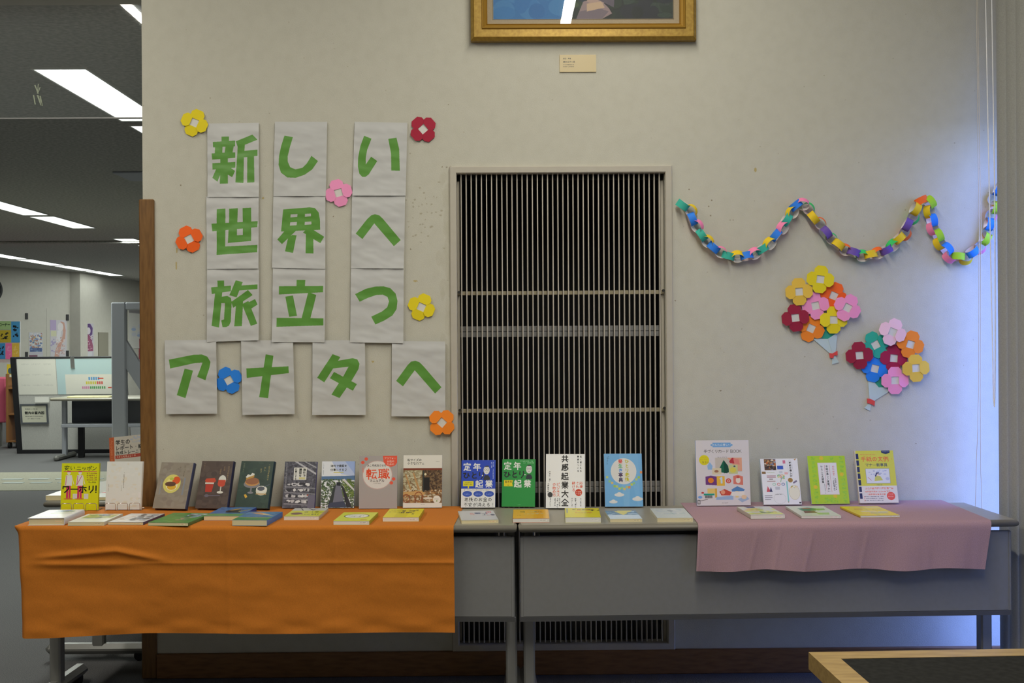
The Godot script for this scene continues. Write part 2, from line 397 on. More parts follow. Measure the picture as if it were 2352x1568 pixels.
# strokes of the characters printed on the covers: points XXYY in a box of 100 x 100, "/" between strokes, "~" for a curved one
const GLYPHS := {
	"い": "~1825 1655 2575 3865/~7030 8060", "の": "~5225 4560 2878 1652 3227 6020 8545 7470 5285", "ひ": "~1230 4228 2260 4082 6570 6828/~6830 7550 8862",
	"と": "~3515 4045/~7535 3555 3578 5085 8082", "り": "~2815 2545 3055/~7015 7255 4592", "お": "1535 6032/~3815 3878 1880 2062 6052 8270 6085/7520 8835",
	"が": "~1238 5535 5570 4085/~3812 2890/~7035 8560/7215 8028/8508 9220", "え": "4010 5818/~2538 6835 1585 4560 5582 8882", "る": "~2518 7018 2060 6048 7872 5588 3878 5072",
	"れ": "2512 2590/~1035 4032 1268 5232 6548 6278 8880", "ら": "~3512 5818/~3030 2558 6048 7868 4088", "さ": "1835 8228/~4510 6052/~2860 3582 7282",
	"け": "~2015 1590/4535 9032/~7012 7060 5590", "に": "~1818 1585/~4530 8028/~4562 5078 8878", "す": "1028 9026/~5510 5560 3858 4242 5655 5278 3892",
	"を": "1826 8022/~4808 2055 5545 5570/~8040 4062 4482 8085", "で": "~1225 8520 4548 5582 7585/7045 7858/8238 9050", "こ": "~2822 7222/~2262 3282 8080",
	"そ": "~2515 7512 1545 8842 4862 5085 7288", "せ": "1042 9036/~7012 7065 5855/~3215 3378 5085 8084", "た": "1228 5825/~3810 1288/~5545 8242/~5272 6085 8882",
	"め": "~2218 4578/~6510 4060 2082 1258 4035 7535 8862 6088", "て": "~1225 8820 5045 5578 7888", "づ": "~0838 5022 8040 7562 4082/7515 8028/8608 9420",
	"つ": "~0835 5020 8842 8065 4088", "く": "~6812 2550 7290", "か": "~1238 5535 5570 4085/~3812 1890/~7030 8860", "ん": "~5010 1088 4055 5585 9260",
	"し": "~2812 2868 5088 8562", "な": "1030 5526/~3810 1260/~7028 8840/~6545 6580 4088 4572 8885", "き": "2028 7820/1848 8240/~4208 7062/~2868 3888 7288",
	"ぶ": "~4512 5522/~4535 5560 4082 3085/~2062 1582/~7058 8578/7518 8228/8810 9520", "み": "~2015 5015 1575 2085 5060 9270/~7540 7070 5590", "ば": "~1515 1288/4535 9232/~6812 6880 4588 4872 9085/8008 8618/9004 9614", "よ": "~5010 5278 3088 2572 8085/5232 8030",
	"ワ": "1818 1845/1820 8520 8545 4090", "ー": "1050 9050", "ホ": "1030 9030/5010 5090 3885/2848 1075/7048 9072", "リ": "2515 2558/7012 7055 4090", "ニ": "2028 8028/1078 9078",
	"ッ": "2040 3060/4535 5555/8038 7565 4590", "ポ": "1035 8835/5012 5090 3885/2850 1075/7050 9072/8806 9614 8822 8014 8806", "ボ": "1035 8835/5012 5090 3885/2850 1075/7050 9072/7808 8420/9004 9616",
	"ン": "1522 3835/1585 5575 9035", "レ": "2512 2588 8550", "ト": "3510 3592/3842 8062", "ス": "1820 8020 5060 1090/5255 8890", "キ": "1535 8225/1062 8850/4210 6092",
	"ル": "3015 3055 1090/5512 5588 9055", "ビ": "2515 2585 8585/2550 7535/7512 8025/8805 9518", "ジ": "1820 3532/1048 2858/2088 6575 9040/7010 7822/8605 9416", "ネ": "4508 5518/1535 8035 1072/5052 5092/6058 8572",
	"マ": "1022 9022 5062/3558 6585", "ュ": "2545 7045 6585/1085 9085", "ア": "1020 9020 5550/5038 2090", "ラ": "2018 8018/1042 8542 4092", "フ": "1520 8820 4090", "ォ": "1548 8548/6030 6090/5850 2082",
	"サ": "0835 9235/3012 3062/7010 7055 4092", "イ": "8010 1558/5242 5292", "ズ": "1822 7222 5060 1090/5255 8890/7808 8420/9004 9616", "カ": "1232 8532 8085 6585/4810 1590", "ェ": "2545 7545/5045 5085/1885 8285",
	"ド": "3510 3592/3842 7862/6518 7230/7812 8524", "タ": "4010 1258/4025 8525 3092/3048 6265", "ナ": "1038 9038/5010 2590", "グ": "4010 1550/3825 8525 3092/7508 8020/8805 9515", "コ": "1522 8222 8282/1580 8580", "ヶ": "3530 2060/3248 8048/6050 4590",
	"・": "4748 5353", "!": "5010 5065/5082 5088", "1": "3025 5010 5090", "2": "~2030 5010 8032 2088/2088 8588", "9": "~7535 4510 2035 5055 7830/~7830 7570 3590", "3": "~2520 5010 7528 5045/~5045 8268 5090 2080",
	"B": "2510 2590/~2510 6512 7530 5548 2548/~5548 8268 6590 2590", "O": "~5010 1832 1868 5090 8268 8232 5010", "K": "2010 2090/7510 2055/4045 8090", "A": "1090 5010 9090/2560 7560",
	"c": "~8045 5035 2062 5090 8080", "a": "~8045 5035 2062 5090 8075/8035 8090", "d": "~8045 5035 2062 5090 8075/8008 8090", "e": "~2062 8062 5035 2062 5090 8080", "m": "1535 1590/~1548 3535 4850 4890/~4850 6835 8250 8290", "i": "5035 5090/5015 5018",
	"安": "5005 5018/1222 1235/1222 8822 8432/4232 2268 7590/7048 2290/1052 9052", "学": "2508 3020/5005 5218/7806 6820/1228 1240/1228 8828 8438/2842 7042 5055/5255 5288 4085/1065 9065",
	"生": "3010 1545/2528 8528/5010 5085/2055 8055/1088 9088", "論": "2208 2218/0825 3825/1238 3438/1250 3450/1262 3462 3488 1288 1262/6505 4032/6505 9232/5532 7832/4848 4890/4848 8848 8890/6248 6288/7548 7588/4868 8868",
	"作": "2808 1045/2032 2092/5508 3848/4530 9230/6230 6292/6248 8848/6268 8868", "成": "1525 8825/2025 2060 1090/2048 4548 4278/5508 6560 9085 9070/8242 5588/7208 8218", "定": "5005 5016/1220 1234/1220 8820 8432/2842 7242/5042 5082/5062 7862/3055 2578 1292/2578 5088 9290",
	"年": "3008 1535/2522 8522/2842 8042/2842 2864/0864 9464/5522 5595", "起": "2208 2240/0822 4022/0640 4440/2440 2475/2458 4258/1255 0890/1078 4090 9490/5212 8512 8540 5240/5240 5272 9072 9062",
	"業": "4006 4024/6006 6024/2010 2622/8010 7422/1026 9026/3030 3538/7030 6538/1642 8442/2052 8052/0864 9264/5042 5095/4868 1590/5268 8590", "老": "1822 7022/4506 4536/0838 9238/8015 1075/4055 4082 9082 9070/7550 4065",
	"後": "2806 0832/3026 0852/2045 2094/6008 4225 6528/7515 4045 8242/5050 8250 4285/5058 9292", "金": "5005 0840/5005 9240/3038 7038/1855 8255/5038 5088/2864 3478/7264 6678/0890 9290", "不": "0815 9215/5518 1062/5238 5295/6045 8868",
	"消": "1210 2220/0835 1845/0890 2862/6206 6228/4210 4822/8208 7622/4432 4495/4432 8832 8892 8088/4450 8850/4468 8868", "方": "5006 5022/0824 9224/4024 3860 1092/4048 8048 7588 6088", "共": "3208 3262/6808 6862/1228 8828/0862 9262/3570 1592/6570 8592",
	"感": "1815 9015/2015 1860 0885/2530 5530/2840 5240 5255 2855 2840/5806 6645 9260/8228 5860/7506 8512/2068 1585/3565 3585 6588 6878/4862 5572/7865 8880", "大": "0834 9234/5008 4850 1092/5240 9092", "全": "5005 0845/5005 9445/2848 7248/2566 7566/5048 5088/1088 9088",
	"応": "5005 5015/1218 9218/1618 1460 0590/3545 2878/4840 4880 7585 7870/5838 6650/8045 9268", "援": "0828 3828/2408 2488 1485/0862 3852/8506 4518/4822 5232/6420 6830/8618 8032/4240 9240/4052 9252/5640 3892/5062 8062 4590/5568 9290",
	"続": "2505 1028 2430/3622 0850 3852/2240 2292/1060 0880/3260 3878/5015 9015/7006 7030/5230 8830/4842 4852/4842 9242 9250/6255 4090/7555 7585 9285 9275", "始": "2506 1062 3888/3525 1090/0830 3830/6508 5045 8840/7530 8848/5055 8555 8590 5090 5055",
	"長": "3010 3060/3010 8010/3026 7526/3042 7542/0860 9460/3060 3088 5080/7562 6072/4862 9092", "愛": "8006 2012/2020 2628/4818 5028/7816 7228/1030 1040/1030 9030 8838/3038 2855/4238 4552 6852 7045/7540 8552/4055 1880/4265 7265 2595/4072 8895",
	"事": "0815 9215/2524 7524 7536 2536 2524/1846 8046 8068 1868/0857 9457/5005 5090 3886", "転": "0818 4618/1028 4228 4258 1028 1058 4258/1043 4243/0670 4870/2606 2695/5618 8818/5040 9440/6840 5485 8880/8065 9292",
	"職": "0515 4215/1215 1278/3415 3490/1235 3435/1255 3455/0480 4272/4618 6818/5008 5818/4432 7032/4845 6645 6680 4845 4880 6680/4862 6662/7406 7860 9688 9678/9240 6892/8610 9220", "次": "0822 2232/0888 2868/5006 3845/4625 9225 8242/6530 6050 3592/6255 9292",
	"功": "0818 4218/2518 2572/0578 4568/4832 9032 8588 7085/6808 6260 4592", "女": "4206 2260 8090/7035 1892/0835 9235", "性": "2206 2294/1030 0855/3225 3838/5515 4045/5030 9230/6808 6888/5058 9058/3888 9488", "私": "4008 1218/0830 4630/2818 2894/2836 0868/3045 4458/7008 4885 8878/8055 9490",
	"小": "5008 5088 3884/2835 1070/7235 9070", "海": "1210 2220/0835 1845/0890 2862/4808 3532/4220 9220/4634 8634 8290 7088/4634 3874 9474/3252 9652/6034 5874", "外": "2808 0852/2422 5022 1590/2245 4460/6806 6894/6840 9260",
	"建": "3812 8212 8240 3840/3826 9426/3852 8852/3566 9466/6005 6080/0815 2815 1242 2842 0888/1055 3082 9490", "築": "2005 0822/1510 4210/2812 3222/5805 5020/5510 9010/7212 7622/1232 4232/2832 2850/1050 4448/5530 5048/5530 8030 8248 9248 9442/5052 5095/0864 9464/4866 1290/5266 8890",
	"仕": "3006 0845/2230 2294/4035 9435/6806 6885/4286 9086", "楽": "4806 4214/3016 3052/3016 7016 7052 3052/3034 7034/1018 2028/1050 2440/9016 7828/9048 7840/0864 9264/5052 5096/4866 1592/5266 8592", "典": "2014 2070/2014 8014 8070/4006 4070/6006 6070/2042 8042/0670 9470/3578 1594/6578 8594",
	"手": "8008 2018/1535 8535/0855 9255/5014 5090 3884", "紙": "2505 1028 2430/3622 0850 3852/2240 2292/1060 0880/3260 3878/8510 5018/5018 5088 6878/5045 9242/7015 7560 9090 9276", "文": "5005 5020/0822 9222/7022 5060 1092/2824 5064 9092",
	"例": "2206 0645/1628 1694/3015 6415/4615 3055/3832 6032 3092/4048 5060/7018 7066/8808 8892 7888", "新": "2805 2818/0818 5018/1824 2234/4024 3634/0638 5238/0856 5056/2838 2895/2858 0880/3060 4675/8808 5822/5822 5860 5092/5845 9645/7845 7895",
	"美": "3206 4018/6806 6018/1222 8822/1838 8238/0854 9254/5022 5054/0870 9270/5058 4874 1294/5274 8894", "言": "4506 5514/0822 9222/2538 7538/2552 7552/2566 7566 7592 2592 2566", "葉": "0816 9216/3206 3226/6806 6826/0840 9240/2830 2858 8058/5030 5058/7230 7250 5050/0870 9270/5060 5096/4872 1594/5272 8594",
	"心": "~2240 1270/~3540 3585 6588 7270/4518 5835/7535 9262", "朝": "0814 4614/2705 2725/1028 1062/1028 4428 4462 1062/1045 4445/0674 4874/2762 2796/5612 5680 4892/5612 9012 9090 8088/5634 9034/5656 9056", "王": "1215 8815/2048 8048/0885 9285/5015 5085",
	"子": "1814 8014 5034/5034 5088 3884/0850 9450", "岳": "4005 2040/8008 2514/2832 8032/5518 5548/0648 9448/5054 5090/1862 1890 8290 8262", "館": "2505 0630/2505 4230/1230 3830 3852 1230/1230 1290 4080/1852 4090/7005 7014/4816 4826/4816 9416 9226/5530 8530 8550 5530 5592 8892 8866 5566",
	"内": "1825 1894/1825 8225 8292 7288/5008 4840 3072/5040 7072", "案": "5005 5014/1016 1026/1016 9016 8826/1436 8836/4026 2854 8064/6530 2066/0874 9274/5066 5098/4876 1896/5276 8496", "図": "1010 1092/1010 9010 9092/1090 9090/3225 3838/5020 5635/7525 3078/3845 7878", "人": "~5010 4855 1090/~5045 9090", "集": "3005 1030/2420 2458/6006 5516/2416 8616/2430 8030/2444 8044/2458 8858/5216 5258/0870 9270/5060 5098/4872 1494/5272 8694", "一": "1050 9050",
}

# ------------------------------------------------------------------ lamps
func area_light(called: String, at: Transform3D, size: Vector2, e: float, c: Color) -> void:
	var l := AreaLight3D.new(); l.name = numbered(called)
	l.area_size = size; l.light_energy = e; l.light_color = c; l.area_range = 40.0; l.shadow_enabled = true
	l.transform = at
	add_child(l)
func tube_lamp(x: float, z0: float, z1: float, e: float, label: String) -> void:
	var o := thing("ceiling_lamp", label, "ceiling lamp", Transform3D(Basis(), Vector3(x, 3.6, (z0 + z1) * 0.5)), "single tube ceiling lamps of the front room")
	var l := (z1 - z0) * 0.5
	put("lamp_case", box_mesh(Vector3(-0.05, -0.055, -l - 0.03), Vector3(0.05, 0.0, l + 0.03), 0.006), M.lamp_case, o)
	put("lamp_tube", tube_mesh([Vector3(0, -0.075, -l), Vector3(0, -0.075, l)], 0.016, 12), M.lamp_glow, o)
	for s in [-1, 1]: put("lamp_holder", box_mesh(Vector3(-0.02, -0.095, s * (l + 0.012) - 0.012), Vector3(0.02, -0.05, s * (l + 0.012) + 0.012), 0.004), M.lamp_case, o)
	area_light("tube_light", Transform3D(Basis(Vector3.RIGHT, -PI / 2), Vector3(x, 3.6 - 0.1, (z0 + z1) * 0.5)), Vector2(0.07, z1 - z0), TUBE_E * e, Color(1.0, 0.98, 0.925))
func rear_lamps() -> void:
	var spots := [
		[-2.42, 5.91, 7.28, "large ceiling light panel seen through the hanging glass", 0.8], [-2.42, 7.46, 8.9, "ceiling light whose tip shows under the glass edge beside the plaster wall", 0.8],
		[-5.26, 11.3, 12.55, "ceiling light panel cut by the left frame edge, middle row", 1.4], [-5.26, 12.72, 14.0, "ceiling light panel of the middle row, second from the left", 1.4], [-5.26, 15.45, 16.9, "short tip of a ceiling light beside the wooden corner post", 1.4], [-5.26, 18.6, 20.0, "ceiling light of the middle row hidden behind the plaster wall", 1.4], [-5.26, 23.0, 24.4, "ceiling light of the middle row hidden deep behind the plaster wall", 4.5],
		[-8.15, 17.45, 18.95, "far ceiling light strip at the left frame edge", 0.08], [-8.15, 19.1, 20.6, "far ceiling light strip, second from left in the back row", 0.08], [-8.15, 20.75, 22.15, "far ceiling light strip, third from left in the back row", 0.08], [-8.15, 22.3, 23.75, "far ceiling light strip, rightmost of the back row", 0.08],
	]
	for s in spots:
		var z1: float = EYE.z - s[1]; var z0: float = EYE.z - s[2]; var w := 0.27
		var o := thing("ceiling_light", s[3], "ceiling light", Transform3D(Basis(), Vector3(s[0], 2.8, (z0 + z1) * 0.5)), "ceiling lights of the room behind")
		var l := (z1 - z0) * 0.5
		var st := begin()
		for e in [[Vector3(-0.012, -0.012, -l), Vector3(0.0, 0.0, l)], [Vector3(w, -0.012, -l), Vector3(w + 0.012, 0.0, l)], [Vector3(-0.012, -0.012, -l - 0.012), Vector3(w + 0.012, 0.0, -l)], [Vector3(-0.012, -0.012, l), Vector3(w + 0.012, 0.0, l + 0.012)]]: box(st, e[0], e[1])
		put("lamp_frame", done(st), M.lamp_case, o)
		for k in 2: put("diffuser", box_mesh(Vector3(k * w * 0.5 + 0.003, -0.008, -l + 0.002), Vector3((k + 1) * w * 0.5 - 0.003, -0.001, l - 0.002)), M.lamp_glow, o)
		area_light("panel_light", Transform3D(Basis(Vector3.RIGHT, -PI / 2), Vector3(s[0] + w * 0.5, 2.78, (z0 + z1) * 0.5)), Vector2(w, l * 2.0), REAR_E * s[4], Color(0.97, 1.0, 0.96))
const REAR_E := 3.6

# ------------------------------------------------------------------ the rooms
var wall_left_x := 0.0
func marked(m: ArrayMesh) -> ArrayMesh:       # second coordinates of the plaster: metres on the wall face
	var a := m.surface_get_arrays(0)
	var uv := PackedVector2Array()
	for v in a[Mesh.ARRAY_VERTEX]: uv.append(Vector2((v.x + 1.6) / 3.9, (2.86 - v.y) / 2.86))
	a[Mesh.ARRAY_TEX_UV2] = uv
	var out := ArrayMesh.new(); out.add_surface_from_arrays(Mesh.PRIMITIVE_TRIANGLES, a)
	return out
var gl := 0.0; var gr := 0.0; var gt := 0.0; var gb := 0.0      # the grille's opening
func shell() -> void:
	wall_left_x = W(327, 330).x
	gl = W(1050, 900).x; gr = W(1530, 900).x; gt = W(1290, 397).y; gb = W(1290, 1477).y
	var st := begin()
	box(st, Vector3(wall_left_x, 0, -0.2), Vector3(gl, 3.6, 0))
	box(st, Vector3(gr, 0, -0.2), Vector3(2.32, 3.6, 0))
	box(st, Vector3(gl, gt, -0.2), Vector3(gr, 3.6, 0))
	box(st, Vector3(gl, 0, -0.2), Vector3(gr, gb, 0))
	structure("wall_back", marked(done(st)), M.plaster)
	structure("trim_1", box_mesh(Vector3(W(322, 700).x, 0.0, -0.215), Vector3(W(357, 800).x, W(340, 458).y, 0.012), 0.004), M.wood).set_meta("label", "brown wooden corner post at the end of the plaster wall")
	structure("baseboard_back", box_mesh(Vector3(W(357, 800).x, 0.0, 0.0), Vector3(2.1, W(1200, 1492).y, 0.016), 0.003), M.base_wood)
	var fl := structure("floor", box_mesh(Vector3(-13, -0.1, -27.3), Vector3(2.32, 0, 8)), M.carpet)
	var z1 := H(150, 1126, 0).z; var z0 := H(150, 1084, 0).z
	put("walkway_strip", box_mesh(Vector3(-12.9, 0.0, z0), Vector3(-1.0, 0.004, z1)), M.carpet_band, fl)
	for r in 2:
		for k in 26:
			var x := -8.0 + k * 0.27 + r * 0.14
			put("guide_bar", box_mesh(Vector3(x, 0.004, lerpf(z0, z1, 0.42 + 0.2 * r) - 0.03), Vector3(x + 0.2, 0.008, lerpf(z0, z1, 0.42 + 0.2 * r) + 0.04), 0.002), M.guide, fl)
	var cl := structure("ceiling", box_mesh(Vector3(-13, 2.8, -27.3), Vector3(2.32, 3.0, -0.2)), M.ceiling)
	put("beam", box_mesh(Vector3(-13, 2.765, -11.6), Vector3(2.3, 2.8, -11.2), 0.01), M.ceiling, cl)
	structure("ceiling_front", box_mesh(Vector3(-13, 3.6, -0.2), Vector3(2.32, 3.8, 8)), M.ceiling)
	structure("wall_header", box_mesh(Vector3(-13, 2.8, -0.2), Vector3(wall_left_x, 3.6, 0)), M.wall)
	structure("wall_far", box_mesh(Vector3(-13, 0, -27.3), Vector3(2.32, 2.8, -27.0)), M.wall)
	var plan := [Vector2(-13.3, -4.0), Vector2(-13.1, -4.0), Vector2(-8.56, -17.97), Vector2(-8.37, -18.0), Vector2(-8.37, -18.4), Vector2(-8.39, -18.4), Vector2(-8.39, -27.2), Vector2(-13.3, -27.2)].map(func(q): return Vector2(q.x, -q.y))
	structure("wall_side", prism_mesh(plan, 0.0, 2.8, Transform3D(Basis(Vector3.RIGHT, Vector3.FORWARD, Vector3.UP), Vector3.ZERO)), M.wall)
	structure("wall_left", box_mesh(Vector3(-13.2, 0, -27.3), Vector3(-13, 3.6, 8)), M.wall)
	structure("wall_front", box_mesh(Vector3(-13, 0, 8), Vector3(2.32, 3.6, 8.2)), M.wall)
	st = begin()
	box(st, Vector3(2.12, 0, 3.9), Vector3(2.32, 3.6, 8)); box(st, Vector3(2.12, 2.3, 0), Vector3(2.32, 3.6, 3.9)); box(st, Vector3(2.12, 0, 0.0), Vector3(2.32, 0.06, 3.9))
	box(st, Vector3(2.12, 0, -27.3), Vector3(2.32, 2.8, -0.2))
	structure("wall_right", done(st), M.wall)
	st = begin()
	for z in [0.02, 1.28, 2.56, 3.84]: box(st, Vector3(2.2, 0.06, z), Vector3(2.25, 2.3, z + 0.05))
	for y in [0.06, 2.25]: box(st, Vector3(2.2, y, 0.02), Vector3(2.25, y + 0.05, 3.89))
	structure("window_1", done(st), M.grey_steel)
	# the glass that hangs from the header
	var g := thing("smoke_barrier", "clear glass smoke barrier hanging from the ceiling left of the plaster wall", "glass panel", Transform3D(Basis(), Vector3(-4, 2.8, -0.1)))
	var yb := W(160, 270, -0.1).y - 2.8
	put("pane", box_mesh(Vector3(-3.0, yb, -0.004), Vector3(wall_left_x + 4.0, 0.0, 0.004)), M.haze_glass, g)
	put("edge_strip", box_mesh(Vector3(-3.0, yb - 0.006, -0.006), Vector3(wall_left_x + 4.0, yb, 0.006), 0.001), M.rail_grey, g)
	st = begin()
	for p in [[80, 195, 88, 215, 3], [88, 193, 86, 215, 2], [92, 200, 88, 212, 2], [77, 218, 81, 240, 3], [86, 218, 95, 242, 4], [92, 220, 97, 243, 3]]:
		var a := W(p[0], p[1], -0.094); var b := W(p[2], p[3], -0.094); var n := Vector3(0.0009 * p[4], 0, 0)
		face(st, [a - n, a + n, b + n, b - n], Vector3.BACK)
	put("tape_residue", done(st), mat(rgb(150, 158, 138), 0.8), g, Transform3D(Basis(), Vector3(4, -2.8, 0.1)))

# ------------------------------------------------------------------ ventilation grille
func loft(st: SurfaceTool, x0: float, y0: float, x1: float, y1: float, prof: Array) -> void:      # mitred frame; prof = [[inset, z], ...] from outside inwards
	for k in prof.size() - 1:
		var a: float = prof[k][0]; var b: float = prof[k + 1][0]; var za: float = prof[k][1]; var zb: float = prof[k + 1][1]
		var ro := [Vector3(x0 + a, y0 + a, za), Vector3(x1 - a, y0 + a, za), Vector3(x1 - a, y1 - a, za), Vector3(x0 + a, y1 - a, za)]
		var ri := [Vector3(x0 + b, y0 + b, zb), Vector3(x1 - b, y0 + b, zb), Vector3(x1 - b, y1 - b, zb), Vector3(x0 + b, y1 - b, zb)]
		for i in 4:
			var j := (i + 1) % 4
			var inward: Vector3 = [Vector3.UP, Vector3.LEFT, Vector3.DOWN, Vector3.RIGHT][i]
			face(st, [ro[i], ro[j], ri[j], ri[i]], (Vector3.BACK * (b - a) - inward * (zb - za)) if b > a else -inward * (zb - za))
func grille() -> void:
	var o := thing("ventilation_grille", "tall beige ventilation grille of thin vertical bars in the plaster wall", "vent grille", Transform3D(Basis(), Vector3((gl + gr) * 0.5, gb, 0)))
	var off := Transform3D(Basis(), -o.position)
	var st := begin()
	loft(st, W(1036, 900).x, W(1290, 1492).y, W(1546, 900).x, W(1290, 382).y, [[0.0, 0.0], [0.0, 0.012], [0.003, 0.015], [0.025, 0.015], [0.028, 0.012], [0.028, -0.05]])
	put("frame", done(st), M.frame_paint, o, off)
	st = begin()
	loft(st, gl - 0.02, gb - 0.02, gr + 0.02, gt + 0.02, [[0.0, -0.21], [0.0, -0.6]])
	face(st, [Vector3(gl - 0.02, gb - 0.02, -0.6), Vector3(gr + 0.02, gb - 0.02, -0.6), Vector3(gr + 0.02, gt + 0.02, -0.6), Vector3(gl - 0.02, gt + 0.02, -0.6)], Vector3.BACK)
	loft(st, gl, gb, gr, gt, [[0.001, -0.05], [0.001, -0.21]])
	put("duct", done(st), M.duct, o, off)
	var bar := box_mesh(Vector3(-0.0025, gb + 0.002, -0.030), Vector3(0.0025, gt - 0.001, -0.010), 0.001)
	for k in 40:
		put("bar", bar, M.bar_metal, o, off * Transform3D(Basis(), Vector3(lerpf(W(1060.5, 700).x, W(1517, 700).x, k / 39.0), 0, 0)))
	var rail = func(py: float, h: float, z: float, m):
		var y := W(1290, py, z).y
		put("cross_rail", box_mesh(Vector3(gl + 0.002, y - h * 0.5, z - 0.012), Vector3(gr - 0.002, y + h * 0.5, z), 0.001), m, o, off)
	rail.call(408.0, 0.022, -0.034, M.duct)
	for py in [672.0, 942.0]: rail.call(py, 0.016, -0.033, M.rail_beige)
	for py in [754.0, 767.0, 1112.0, 1125.0]: rail.call(py, 0.0215, -0.06, M.rail_grey)
	for x in [[gl + 0.0005, gl + 0.013], [gr - 0.013, gr - 0.0005]]: put("side_channel", box_mesh(Vector3(x[0], gb + 0.002, -0.055), Vector3(x[1], gt - 0.002, -0.042), 0.001), M.frame_paint, o, off)
	for s in [[1054.5, 671.0], [1523.5, 667.0], [1056.5, 942.0], [1526.0, 937.0]]:
		var p := W(s[0], s[1], -0.02)
		put("screw", tube_mesh([p, p + Vector3(0, 0, 0.006)], 0.006, 10), M.screw, o, off)

# ------------------------------------------------------------------ blinds and cords
func blinds() -> void:
	var o := thing("vertical_blind", "beige grey vertical blind at the right edge beside the window", "blind", Transform3D(Basis(), Vector3(1.95, 3.0, 2.0)))
	var ang := deg_to_rad(BLIND_ANGLE)
	var f = func(u, v):
		var s: float = (u - 0.5) * 0.1
		return Vector3(s, lerpf(-2.95, 0.0, v), 0.011 * (1.0 - pow(2.0 * u - 1.0, 2.0)))
	var slat := grid_mesh(6, 1, f, Vector3.BACK)
	var z := 0.20
	while z < 3.85:
		put("slat", slat, M.slat, o, Transform3D(Basis(Vector3.UP, -ang), Vector3(1.953 + 0.05 * cos(ang) - 1.95, 0.0, z + 0.05 * sin(ang) - 2.0)))
		z += 0.084
	put("head_rail", box_mesh(Vector3(-0.03, 0.0, -1.72), Vector3(0.05, 0.05, 1.9), 0.004), M.lamp_case, o)
	var cord = func(called, pts, r, m, label):
		var path := []
		for p in pts: path.append(W(p[0], p[1], p[2]))
		path.insert(0, Vector3(path[0].x, 3.0, path[0].z))
		lone(called, tube_mesh(path, r, 6), m, label, "cord", "pull cords of the blind")
	cord.call("pull_cord", [[2243, 0, 0.10], [2249, 520, 0.10], [2248, 900, 0.10], [2246, 985, 0.10], [2243, 1060, 0.10], [2241, 1150, 0.10], [2240, 1260, 0.09]], 0.0016, M.cord, "leftmost beige pull cord hanging close to the wall at right")
	cord.call("pull_cord", [[2246, 0, 0.115], [2253, 520, 0.115], [2252, 900, 0.115], [2253, 1080, 0.115], [2256, 1165, 0.115], [2257, 1260, 0.1]], 0.0016, M.cord, "second beige pull cord at right, just right of the leftmost one")
	cord.call("pull_cord", [[2264, 0, 0.2], [2273, 470, 0.2], [2280, 800, 0.2], [2282, 915, 0.2], [2284, 934, 0.2]], 0.0023, M.white_cord, "white pull cord hanging left of its pair, crossing the paper chain")
	cord.call("pull_cord", [[2278, 0, 0.205], [2285, 470, 0.205], [2286, 800, 0.205], [2285, 915, 0.205], [2284, 935, 0.205]], 0.0023, M.white_cord, "white pull cord hanging right of its pair, next to the blind")
const BLIND_ANGLE := 80.0

